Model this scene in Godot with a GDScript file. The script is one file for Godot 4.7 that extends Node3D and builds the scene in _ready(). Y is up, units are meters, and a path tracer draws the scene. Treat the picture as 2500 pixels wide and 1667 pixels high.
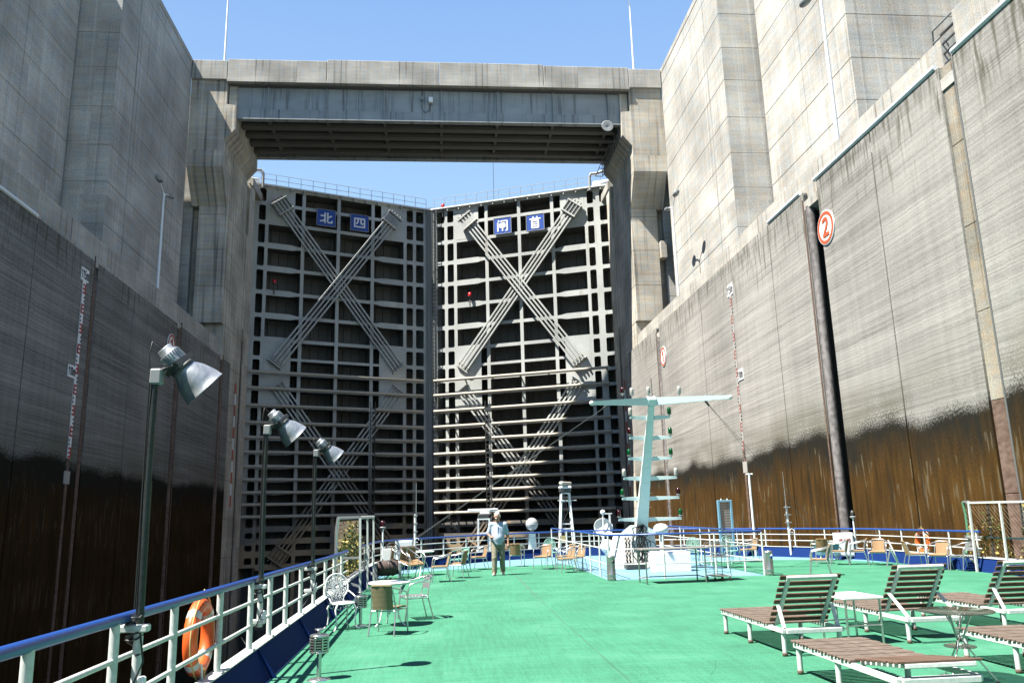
extends Node3D
# A passenger boat's sun deck inside a ship lock, in front of closed mitre gates under a bridge.

const XC := -0.6                       # middle of the lock
const RW := 16.4                       # face of the right lock wall
const LW := -17.7                      # face of the left lock wall
const SLOPE := 0.0135                  # the boat's deck rises a little towards the bow
var SHIP := Transform3D(Basis(Vector3.RIGHT, atan(SLOPE)), Vector3(0, -0.41, 0))
var names := {}
var M := {}
var rng := RandomNumberGenerator.new()

class MB:
	var v := PackedVector3Array()
	var n := PackedVector3Array()
	var uv := PackedVector2Array()
	var ix := PackedInt32Array()
	var col := PackedColorArray()
	var tint := Color(0, 0, 0, 0)
	func put(p: Vector3, nn: Vector3, t: Vector2) -> int:
		v.append(p); n.append(nn); uv.append(t)
		if tint.a > 0: col.append(tint)
		return v.size() - 1
	func face(a: int, b: int, c: int) -> void:      # keeps the winding that Godot calls front (clockwise)
		if (v[b] - v[a]).cross(v[c] - v[a]).dot(n[a] + n[b] + n[c]) > 0.0:
			ix.append(a); ix.append(c); ix.append(b)
		else:
			ix.append(a); ix.append(b); ix.append(c)
	func pl(p: Vector3, nn: Vector3) -> Vector2:
		var q := nn.abs()
		if q.x >= q.y and q.x >= q.z: return Vector2(p.z, -p.y)
		if q.z >= q.y: return Vector2(p.x, -p.y)
		return Vector2(p.x, p.z)
	func quad(a: Vector3, b: Vector3, c: Vector3, d: Vector3, out := Vector3.ZERO) -> void:
		var nn := (b - a).cross(d - a)
		if nn.length_squared() < 1e-14: nn = (c - b).cross(a - b)
		nn = nn.normalized()
		if out != Vector3.ZERO and nn.dot(out) < 0: nn = -nn
		var i := put(a, nn, pl(a, nn))
		put(b, nn, pl(b, nn)); put(c, nn, pl(c, nn)); put(d, nn, pl(d, nn))
		face(i, i + 1, i + 2); face(i, i + 2, i + 3)
	func tri(a: Vector3, b: Vector3, c: Vector3, out: Vector3) -> void:
		var nn := (b - a).cross(c - a).normalized()
		if nn.dot(out) < 0: nn = -nn
		var i := put(a, nn, pl(a, nn))
		put(b, nn, pl(b, nn)); put(c, nn, pl(c, nn))
		face(i, i + 1, i + 2)
	func box(c: Vector3, s: Vector3, b := Basis.IDENTITY) -> void:
		var h := s * 0.5
		for ax in 3:
			for sg in [-1.0, 1.0]:
				var u := Vector3.ZERO; var w := Vector3.ZERO; var o := Vector3.ZERO
				o[ax] = h[ax] * sg; u[(ax + 1) % 3] = h[(ax + 1) % 3]; w[(ax + 2) % 3] = h[(ax + 2) % 3]
				quad(c + b * (o - u - w), c + b * (o + u - w), c + b * (o + u + w), c + b * (o - u + w), b * o)
	func ext(x0: float, x1: float, y0: float, y1: float, z0: float, z1: float) -> void:
		box(Vector3(x0 + x1, y0 + y1, z0 + z1) * 0.5, Vector3(absf(x1 - x0), absf(y1 - y0), absf(z1 - z0)))
	func cbox(c: Vector3, s: Vector3, e: float, b := Basis.IDENTITY) -> void:   # box with chamfered edges
		var h := s * 0.5
		for ax in 3:
			var a1 := (ax + 1) % 3; var a2 := (ax + 2) % 3
			for sg in [-1.0, 1.0]:
				var o := Vector3.ZERO; var u := Vector3.ZERO; var w := Vector3.ZERO
				o[ax] = h[ax] * sg; u[a1] = h[a1] - e; w[a2] = h[a2] - e
				quad(c + b * (o - u - w), c + b * (o + u - w), c + b * (o + u + w), c + b * (o - u + w), b * o)
				for s2 in [-1.0, 1.0]:
					var p := Vector3.ZERO; var q := Vector3.ZERO; var l := Vector3.ZERO
					p[ax] = h[ax] * sg; p[a1] = (h[a1] - e) * s2
					q[ax] = (h[ax] - e) * sg; q[a1] = h[a1] * s2
					l[a2] = h[a2] - e
					quad(c + b * (p - l), c + b * (p + l), c + b * (q + l), c + b * (q - l), b * (p + q))
		for sx in [-1.0, 1.0]:
			for sy in [-1.0, 1.0]:
				for sz in [-1.0, 1.0]:
					var g := Vector3(sx, sy, sz)
					var k := h * g
					tri(c + b * (k - Vector3(0, e * sy, e * sz)), c + b * (k - Vector3(e * sx, 0, e * sz)), c + b * (k - Vector3(e * sx, e * sy, 0)), b * g)
	func bar(a: Vector3, c: Vector3, w: float, t: float, side := Vector3.UP, e := 0.0) -> void:   # square bar from a to c; w across side
		var z := (c - a).normalized()
		var x := side.cross(z)
		if x.length_squared() < 1e-6: x = Vector3.RIGHT.cross(z)
		x = x.normalized()
		var bb := Basis(x, z.cross(x), z)
		if e > 0: cbox((a + c) * 0.5, Vector3(t, w, a.distance_to(c)), e, bb)
		else: box((a + c) * 0.5, Vector3(t, w, a.distance_to(c)), bb)
	func tube(pts: Array, r, sides := 8, caps := true, closed := false) -> void:
		var m := pts.size()
		var up := Vector3.ZERO
		var rows := []
		var dist := 0.0
		var total := m + (1 if closed else 0)
		for k in total:
			var i := k % m
			var p: Vector3 = pts[i]
			var d: Vector3
			if closed: d = pts[(i + 1) % m] - pts[(i + m - 1) % m]
			else: d = pts[mini(i + 1, m - 1)] - pts[maxi(i - 1, 0)]
			d = d.normalized()
			if up == Vector3.ZERO:
				up = Vector3.UP if absf(d.y) < 0.9 else Vector3.RIGHT
			up = (up - d * up.dot(d))
			if up.length_squared() < 1e-6: up = d.cross(Vector3(0.3, 0.5, 0.8))
			up = up.normalized()
			var s := d.cross(up)
			var rr: float = r[i] if r is Array else r
			if k > 0: dist += p.distance_to(pts[(i + m - 1) % m])
			var row := []
			for j in sides + 1:
				var a := TAU * j / sides
				var nn := up * cos(a) + s * sin(a)
				row.append(put(p + nn * rr, nn, Vector2(float(j) / sides * 6.3 * rr, dist)))
			rows.append(row)
		for k in total - 1:
			for j in sides:
				face(rows[k][j], rows[k][j + 1], rows[k + 1][j + 1])
				face(rows[k][j], rows[k + 1][j + 1], rows[k + 1][j])
		if caps and not closed:
			for e in [0, m - 1]:
				var d: Vector3 = (pts[0] - pts[1]) if e == 0 else (pts[m - 1] - pts[m - 2])
				d = d.normalized()
				var i := put(pts[e], d, Vector2.ZERO)
				for j in sides + 1: put(v[rows[e][j]], d, Vector2.ZERO)
				for j in sides: face(i, i + 1 + j, i + 2 + j)
	func lathe(prof: Array, seg := 16, xf := Transform3D.IDENTITY) -> void:   # profile of (r, y); repeated points make a hard edge
		var rows := []
		var m := prof.size()
		for i in m:
			var d0: Vector2 = prof[i] - prof[i - 1] if i > 0 else Vector2.ZERO
			var d1: Vector2 = prof[i + 1] - prof[i] if i < m - 1 else Vector2.ZERO
			if d0.length() < 1e-6: d0 = d1
			if d1.length() < 1e-6: d1 = d0
			var d := d0.normalized() + d1.normalized()
			var nn2 := Vector2(d.y, -d.x).normalized()
			var row := []
			for j in seg + 1:
				var a := TAU * j / seg
				var p := Vector3(cos(a) * prof[i].x, prof[i].y, sin(a) * prof[i].x)
				row.append(put(xf * p, (xf.basis * Vector3(cos(a) * nn2.x, nn2.y, sin(a) * nn2.x)).normalized(), Vector2(a * prof[i].x, -prof[i].y)))
			rows.append(row)
		for i in m - 1:
			if prof[i].distance_to(prof[i + 1]) < 1e-6: continue
			for j in seg:
				if prof[i].x > 1e-6: face(rows[i][j], rows[i][j + 1], rows[i + 1][j])
				if prof[i + 1].x > 1e-6: face(rows[i][j + 1], rows[i + 1][j + 1], rows[i + 1][j])
	func ball(c: Vector3, r: float, seg := 12, squash := Vector3.ONE, b := Basis.IDENTITY) -> void:
		var pr := []
		for i in seg / 2 + 1:
			var a := PI * i / (seg / 2)
			pr.append(Vector2(sin(a) * r, -cos(a) * r))
		lathe(pr, seg, Transform3D(b * Basis.from_scale(squash), c))
	func prism(poly: PackedVector2Array, depth: float, xf := Transform3D.IDENTITY) -> void:   # polygon in x-y, from z = 0 to z = -depth
		var t := Geometry2D.triangulate_polygon(poly)
		for z in [0.0, -depth]:
			var nn := xf.basis * Vector3(0, 0, 1 if z == 0.0 else -1)
			for k in range(0, t.size(), 3):
				tri(xf * Vector3(poly[t[k]].x, poly[t[k]].y, z), xf * Vector3(poly[t[k + 1]].x, poly[t[k + 1]].y, z), xf * Vector3(poly[t[k + 2]].x, poly[t[k + 2]].y, z), nn)
		var sgn := 1.0 if Geometry2D.is_polygon_clockwise(poly) else -1.0
		for i in poly.size():
			var a := poly[i]; var c := poly[(i + 1) % poly.size()]
			var o := Vector3(-(c - a).y, (c - a).x, 0) * sgn
			quad(xf * Vector3(a.x, a.y, 0), xf * Vector3(c.x, c.y, 0), xf * Vector3(c.x, c.y, -depth), xf * Vector3(a.x, a.y, -depth), xf.basis * o)
	func holed(x0: float, x1: float, y0: float, y1: float, holes: Array, r: float, z: float, t: float) -> void:   # strip plate with rounded openings, one above the other or side by side in cells [cx0,cx1,cy0,cy1,hx0,hx1,hy0,hy1]
		for c in holes:
			var ring := []
			var hx0: float = c[4]; var hx1: float = c[5]; var hy0: float = c[6]; var hy1: float = c[7]
			var rr := minf(r, minf(hx1 - hx0, hy1 - hy0) * 0.45)
			var cs := [Vector2(hx1 - rr, hy1 - rr), Vector2(hx0 + rr, hy1 - rr), Vector2(hx0 + rr, hy0 + rr), Vector2(hx1 - rr, hy0 + rr)]
			var oc := [Vector2(c[1], c[3]), Vector2(c[0], c[3]), Vector2(c[0], c[2]), Vector2(c[1], c[2])]
			for k in 4:
				for j in 4:
					var a := PI * 0.5 * k + PI * 0.5 * j / 3.0
					ring.append([cs[k] + Vector2(cos(a), sin(a)) * rr, oc[k]])
			for i in ring.size():
				var p = ring[i]; var q = ring[(i + 1) % ring.size()]
				var pi3 := Vector3(p[0].x, p[0].y, z); var qi := Vector3(q[0].x, q[0].y, z)
				var po := Vector3(p[1].x, p[1].y, z); var qo := Vector3(q[1].x, q[1].y, z)
				if po.is_equal_approx(qo): tri(pi3, qi, po, Vector3.BACK)
				else: quad(pi3, qi, qo, po, Vector3.BACK)
				var dz := Vector3(0, 0, -t)
				var mid := Vector3((hx0 + hx1) * 0.5, (hy0 + hy1) * 0.5, z) - pi3
				quad(pi3, qi, qi + dz, pi3 + dz, mid)
	func done() -> ArrayMesh:
		var a := []
		a.resize(Mesh.ARRAY_MAX)
		a[Mesh.ARRAY_VERTEX] = v; a[Mesh.ARRAY_NORMAL] = n; a[Mesh.ARRAY_TEX_UV] = uv; a[Mesh.ARRAY_INDEX] = ix
		if col.size() == v.size(): a[Mesh.ARRAY_COLOR] = col
		var m := ArrayMesh.new()
		m.add_surface_from_arrays(Mesh.PRIMITIVE_TRIANGLES, a)
		return m

func mb() -> MB: return MB.new()

func numbered(called: String) -> String:
	if not names.has(called):
		names[called] = 0
		return called
	names[called] += 1
	return "%s_%03d" % [called, names[called]]

func part(called: String, b, m: Material, parent: Node3D, at = null) -> MeshInstance3D:
	var o := MeshInstance3D.new()
	o.mesh = b.done() if b is MB else b
	o.material_override = m
	o.name = called
	if at is Vector3: o.position = at
	elif at is Transform3D: o.transform = at
	parent.add_child(o, true)
	return o

func tag(o: Node3D, label: String, category: String, group := "") -> void:
	o.set_meta("label", label); o.set_meta("category", category)
	if group: o.set_meta("group", group)

func thing(called: String, label: String, category: String, group := "", xf := Transform3D.IDENTITY) -> Node3D:
	var o := Node3D.new()
	o.name = numbered(called)
	o.transform = xf
	tag(o, label, category, group)
	add_child(o)
	return o

func deck(x: float, z: float, turn := 0.0, y := 0.0) -> Transform3D:
	return SHIP * Transform3D(Basis(Vector3.UP, deg_to_rad(turn)), Vector3(x, y, z))

func copy(src: Node3D, xf: Transform3D, label: String) -> Node3D:
	var o: Node3D = src.duplicate()
	o.name = numbered(String(src.name).rstrip("0123456789").trim_suffix("_"))
	o.transform = xf
	o.set_meta("label", label)
	add_child(o)
	return o

func struct(called: String, b, m: Material) -> MeshInstance3D:
	var o := part(numbered(called), b, m, self)
	o.set_meta("kind", "structure")
	return o

# ---------------------------------------------------------------- materials
func sm(r: float, g: float, b: float, rough := 0.7, metal := 0.0) -> StandardMaterial3D:
	var m := StandardMaterial3D.new()
	var k := 0.66 if metal < 0.5 else 0.9              # measured against the exposure
	if maxf(r, maxf(g, b)) > 0.58 and minf(r, minf(g, b)) > 0.35: k = 0.8
	m.albedo_color = Color(r * k, g * k, b * k).linear_to_srgb()
	m.roughness = rough
	m.metallic = metal
	m.metallic_specular = 0.5
	return m

func noise_bytes(w: int, h: int, freq: float, sd: int, oct := 4, to_w := 0, to_h := 0) -> PackedByteArray:
	var f := FastNoiseLite.new()
	f.seed = sd; f.frequency = freq; f.fractal_octaves = oct; f.noise_type = FastNoiseLite.TYPE_SIMPLEX_SMOOTH
	var im := f.get_image(w, h, false, false, true)
	if to_w: im.resize(to_w, to_h, Image.INTERPOLATE_CUBIC)
	return im.get_data()

func tex(w: int, h: int, data: PackedByteArray) -> ImageTexture:
	return ImageTexture.create_from_image(Image.create_from_data(w, h, false, Image.FORMAT_RGB8, data))

func s8(l: float) -> float:   # linear to sRGB byte
	return sqrt(clampf(l, 0.0, 1.0)) * 255.0 if l > 0.02 else l * 12.92 * 255.0 * 0.55

func textured(t: Texture2D, metres_w: float, metres_h: float, rough := 0.85, metal := 0.0, off := Vector3.ZERO) -> StandardMaterial3D:
	var m := StandardMaterial3D.new()
	m.albedo_texture = t
	m.albedo_color = Color(0.65, 0.65, 0.65).linear_to_srgb()
	m.uv1_scale = Vector3(1.0 / metres_w, 1.0 / metres_h, 1)
	m.uv1_offset = off
	m.roughness = rough
	m.metallic = metal
	if rough > 0.84: m.metallic_specular = 0.2
	return m

func concrete_texture(sd: int, base: Vector3, drip: float, warm: float) -> ImageTexture:
	var w := 1024; var h := 1024
	var c := noise_bytes(256, 256, 0.012, sd, 5, w, h)
	var f := noise_bytes(w, h, 0.22, sd + 1, 3)
	var d := noise_bytes(w, 32, 0.03, sd + 2, 4, w, h)
	var d2 := noise_bytes(w, 8, 0.08, sd + 5, 3, w, h)
	var s := noise_bytes(64, h, 0.045, sd + 3, 3, w, h)
	var p := noise_bytes(w, h, 0.09, sd + 4, 1)
	var out := PackedByteArray(); out.resize(w * h * 3)
	for i in w * h:
		var k := 1.0 + (c[i] - 128) * 0.0010 + (f[i] - 128) * 0.0012 + (s[i] - 128) * 0.0004
		k -= drip * clampf((d[i] - 150) * 0.012, 0.0, 1.0) * clampf((d2[i] - 70) * 0.01, 0.0, 1.0)
		k += clampf((d2[i] - 172) * 0.0022, 0.0, 0.1)
		if p[i] > 236: k *= 0.86
		var q := (c[(i * 7 + 3331) % (w * h)] - 128) * warm
		out[i * 3] = int(clampf(base.x * k + q, 0, 255)); out[i * 3 + 1] = int(clampf(base.y * k, 0, 255)); out[i * 3 + 2] = int(clampf(base.z * k - q, 0, 255))
	return tex(w, h, out)

# the chamber walls: scraped concrete above, a black slime line, brown algae below. u runs over 56 m, v over 27 m (17 m down to -10 m)
func wall_texture(sd: int, w: int, h: int, dry: float, algae: float) -> ImageTexture:  # dry and algae scale the tones; low values darken a wall as shade
	var sc := noise_bytes(w / 110, h, 0.36 * 1024.0 / h, sd, 4, w, h)
	var sc2 := noise_bytes(w / 40, h, 0.03 * 1024.0 / h, sd + 1, 3, w, h)
	var gr := noise_bytes(w, h, 0.25, sd + 2, 2)
	var cl := noise_bytes(256, 128, 0.02, sd + 3, 5, w, h)
	var vd := noise_bytes(w, h / 24, 0.05 * 2048.0 / w, sd + 4, 4, w, h)
	var vf := noise_bytes(w, h / 10, 0.12 * 2048.0 / w, sd + 5, 3, w, h)
	var pt := noise_bytes(256, 256, 0.035, sd + 6, 3, w, h)
	var ed := noise_bytes(w, 4, 0.0035 * 2048.0 / w, sd + 7, 3)
	var out := PackedByteArray(); out.resize(w * h * 3)
	for y in h:
		var ym := 17.0 - 27.0 * y / h
		for x in w:
			# scrape marks dip slightly along the wall
			var ys := y + (x * h / (w * 40))
			if ys >= h: ys -= h
			var j := ys * w + x
			var i := y * w + x
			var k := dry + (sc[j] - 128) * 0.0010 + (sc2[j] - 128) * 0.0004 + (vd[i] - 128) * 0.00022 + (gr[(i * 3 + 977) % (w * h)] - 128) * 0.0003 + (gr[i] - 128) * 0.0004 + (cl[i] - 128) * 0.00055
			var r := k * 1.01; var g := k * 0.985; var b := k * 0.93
			if ym > 11.5:
				var t := clampf((ym - 13.6 + (vd[i] - 128) * 0.022) * 0.42, 0.0, 1.0) * clampf((vf[i] - 88) * 0.011, 0.0, 1.0)
				if ym > 15.8: t *= 0.5
				r = lerpf(r, 0.075, t * 0.75); g = lerpf(g, 0.072, t * 0.75); b = lerpf(b, 0.054, t * 0.78)
			var e := 4.9 + (ed[x] - 128) * 0.0022 - ym + (pt[i] - 128) * 0.0012 + (gr[i] - 128) * 0.0017 + (vf[i] - 128) * 0.0002
			if e > -2.6:
				var up := clampf((e + 2.6) * 0.4, 0.0, 1.0) * clampf((gr[i] + cl[i] + pt[i] - 330) * 0.012, 0.0, 1.0)
				r = lerpf(r, 0.10, up * 0.6); g = lerpf(g, 0.097, up * 0.6); b = lerpf(b, 0.055, up * 0.6)
				var dk := clampf(e * 2.2 + 0.35, 0.0, 1.0)
				if dk > 0.0:
					var br := clampf((e - 0.8 - (vd[i] - 128) * 0.004 - (pt[i] - 128) * 0.006) * 0.85, 0.0, 1.0)
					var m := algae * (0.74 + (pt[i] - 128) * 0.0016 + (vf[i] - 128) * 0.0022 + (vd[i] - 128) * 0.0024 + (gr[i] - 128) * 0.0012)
					var r2 := lerpf(0.016, 0.094 * m, br); var g2 := lerpf(0.015, 0.047 * m, br); var b2 := lerpf(0.010, 0.009 * m, br)
					if br > 0.1 and vf[i] > 172 and pt[i] > 118:
						var l := clampf((vf[i] - 172) * 0.03, 0.0, 0.6) * algae
						r2 = lerpf(r2, 0.15, l); g2 = lerpf(g2, 0.135, l); b2 = lerpf(b2, 0.09, l)
					if vd[i] < 66:
						var l2 := clampf((66 - vd[i]) * 0.03, 0.0, 0.5) * br
						r2 = lerpf(r2, 0.03, l2); g2 = lerpf(g2, 0.024, l2); b2 = lerpf(b2, 0.012, l2)
					r = lerpf(r, r2, dk); g = lerpf(g, g2, dk); b = lerpf(b, b2, dk)
			i *= 3
			out[i] = int(255.0 * pow(r, 0.4545)); out[i + 1] = int(255.0 * pow(g, 0.4545)); out[i + 2] = int(255.0 * pow(b, 0.4545))
	return tex(w, h, out)

# painted steel of the gates, 24 m wide and 48 m high (y 38 down to -10): rust runs, wet grime with shade painted in lower down, silt at the bottom
func gate_texture() -> ImageTexture:
	var w := 512; var h := 1024
	var c := noise_bytes(128, 256, 0.03, 41, 5, w, h)
	var d := noise_bytes(w, 64, 0.07, 42, 4, w, h)
	var f := noise_bytes(w, h, 0.2, 43, 2)
	var out := PackedByteArray(); out.resize(w * h * 3)
	for y in h:
		var ym := 38.0 - 48.0 * y / h
		for x in w:
			var i := y * w + x
			var k := 1.0 + (c[i] - 128) * 0.0016 + (f[i] - 128) * 0.0007
			var col := Vector3(0.50, 0.525, 0.515) * k
			var st := clampf((d[i] - 168) * 0.012, 0.0, 1.0) * clampf((c[i] - 70) * 0.01, 0.0, 1.0)
			col = col.lerp(Vector3(0.27, 0.215, 0.155), st * 0.6)
			var grime_shade := clampf((8.6 - ym + (c[i] - 128) * 0.03 + (d[i] - 128) * 0.02) / 4.5, 0.0, 1.0)
			col = col.lerp(Vector3(0.15, 0.14, 0.125) * k, grime_shade * 0.95)  # wet grime, made darker to hold the shade on the lower gate
			var silt := clampf((1.6 - ym + (c[i] - 128) * 0.02) / 1.2, 0.0, 1.0)
			col = col.lerp(Vector3(0.36, 0.27, 0.16) * k, silt * 0.85)
			i *= 3
			out[i] = int(255.0 * pow(col.x, 0.4545)); out[i + 1] = int(255.0 * pow(col.y, 0.4545)); out[i + 2] = int(255.0 * pow(col.z, 0.4545))
	return tex(w, h, out)

# blue-grey girder steel with black run-off streaks; 40 m x 4 m
func girder_texture() -> ImageTexture:
	var w := 1024; var h := 128
	var d := noise_bytes(w, 6, 0.055, 51, 4, w, h)
	var e := noise_bytes(w, 4, 0.2, 53, 2, w, h)
	var c := noise_bytes(256, 64, 0.03, 52, 4, w, h)
	var out := PackedByteArray(); out.resize(w * h * 3)
	for i in w * h:
		var k := 1.0 + (c[i] - 128) * 0.0014
		var t := clampf((d[i] - 118) * 0.008, 0.0, 1.0) * clampf((e[i] - 92) * 0.012, 0.0, 1.0)
		var col := (Vector3(0.36, 0.40, 0.42) * k).lerp(Vector3(0.07, 0.075, 0.08), t * 0.85)
		out[i * 3] = int(255.0 * pow(col.x, 0.4545)); out[i * 3 + 1] = int(255.0 * pow(col.y, 0.4545)); out[i * 3 + 2] = int(255.0 * pow(col.z, 0.4545))
	return tex(w, h, out)

func carpet_texture() -> ImageTexture:
	var w := 1024; var h := 1024
	var c := noise_bytes(256, 256, 0.02, 61, 5, w, h)
	var l := noise_bytes(64, h, 0.12, 62, 4, w, h)
	var l2 := noise_bytes(w, 64, 0.12, 64, 3, w, h)
	var f := noise_bytes(w, h, 0.35, 63, 2)
	var out := PackedByteArray(); out.resize(w * h * 3)
	for i in w * h:
		var k := 1.0 + (c[i] - 128) * 0.0012 + (l[i] - 128) * 0.0012 + (l2[i] - 128) * 0.0009 + (f[i] - 128) * 0.0036
		var q := clampf((c[i] - 165) * 0.006, 0.0, 0.3)
		var col := (Vector3(0.057, 0.232, 0.140) * k).lerp(Vector3(0.11, 0.27, 0.19), q)
		out[i * 3] = int(255.0 * pow(col.x, 0.4545)); out[i * 3 + 1] = int(255.0 * pow(col.y, 0.4545)); out[i * 3 + 2] = int(255.0 * pow(col.z, 0.4545))
	# wear: spots, scuffs and pulled threads
	var rg := RandomNumberGenerator.new(); rg.seed = 5
	for n in 130:
		var cx := rg.randi_range(0, w - 1); var cy := rg.randi_range(0, h - 1); var rx := rg.randi_range(1, 9); var ry := rg.randi_range(1, 6)
		var dk := rg.randf_range(0.72, 1.14)
		for y in range(-ry, ry + 1):
			for x in range(-rx, rx + 1):
				var d := float(x * x) / (rx * rx) + float(y * y) / (ry * ry)
				if d > 1.0 or f[((cy + y + h) % h) * w + (cx + x + w) % w] < 100: continue
				var i := (((cy + y + h) % h) * w + (cx + x + w) % w) * 3
				for q in 3: out[i + q] = int(clampf(out[i + q] * lerpf(dk, 1.0, d * d), 0, 255))
	for n in 26:
		var x := rg.randf_range(0, w); var y := rg.randf_range(0, h); var an := rg.randf_range(-0.25, 0.25) + (PI / 2 if n % 4 == 0 else 0.0)
		for s in rg.randi_range(60, 330):
			x += cos(an); y += sin(an); an += rg.randf_range(-0.03, 0.03)
			var i := ((int(y) + h) % h * w + (int(x) + w * 2) % w) * 3
			for q in 3: out[i + q] = int(out[i + q] * 0.84)
	return tex(w, h, out)

func streak_texture(w: int, h: int, sd: int, a: Vector3, b: Vector3, fx: float, stretch: int) -> ImageTexture:   # grain running along u
	var l := noise_bytes(maxi(w / stretch, 4), h, fx, sd, 4, w, h)
	var f := noise_bytes(w, h, 0.3, sd + 1, 2)
	var c := noise_bytes(64, 64, 0.04, sd + 2, 3, w, h)
	var out := PackedByteArray(); out.resize(w * h * 3)
	for i in w * h:
		var t := clampf(0.5 + (l[i] - 128) * 0.0055 + (f[i] - 128) * 0.0015 + (c[i] - 128) * 0.003, 0.0, 1.0)
		var col := a.lerp(b, t)
		out[i * 3] = int(255.0 * pow(col.x, 0.4545)); out[i * 3 + 1] = int(255.0 * pow(col.y, 0.4545)); out[i * 3 + 2] = int(255.0 * pow(col.z, 0.4545))
	return tex(w, h, out)

func wicker_texture(a: Vector3, b: Vector3) -> Array:   # over-and-under weave and its height
	var w := 128; var h := 128
	var f := noise_bytes(w, h, 0.2, 71, 3)
	var out := PackedByteArray(); out.resize(w * h * 3)
	var hm := Image.create(w, h, false, Image.FORMAT_L8)
	for y in h:
		for x in w:
			var cx := x / 16; var cy := y / 16
			var fx := (x % 16) / 16.0 - 0.5; var fy := (y % 16) / 16.0 - 0.5
			var over := (cx + cy) % 2 == 0
			var across := fy if over else fx
			var along := fx if over else fy
			var hh := clampf(1.0 - absf(across) * 2.3, 0.0, 1.0) * (1.0 - along * along * 1.8)
			var i := y * w + x
			var col := a.lerp(b, clampf(1.0 - hh + (f[i] - 128) * 0.003, 0.0, 1.0))
			out[i * 3] = int(255.0 * pow(col.x, 0.4545)); out[i * 3 + 1] = int(255.0 * pow(col.y, 0.4545)); out[i * 3 + 2] = int(255.0 * pow(col.z, 0.4545))
			hm.set_pixel(x, y, Color(hh, hh, hh))
	hm.convert(Image.FORMAT_RGBA8)
	hm.bump_map_to_normal_map(4.0)
	return [tex(w, h, out), ImageTexture.create_from_image(hm)]

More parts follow.
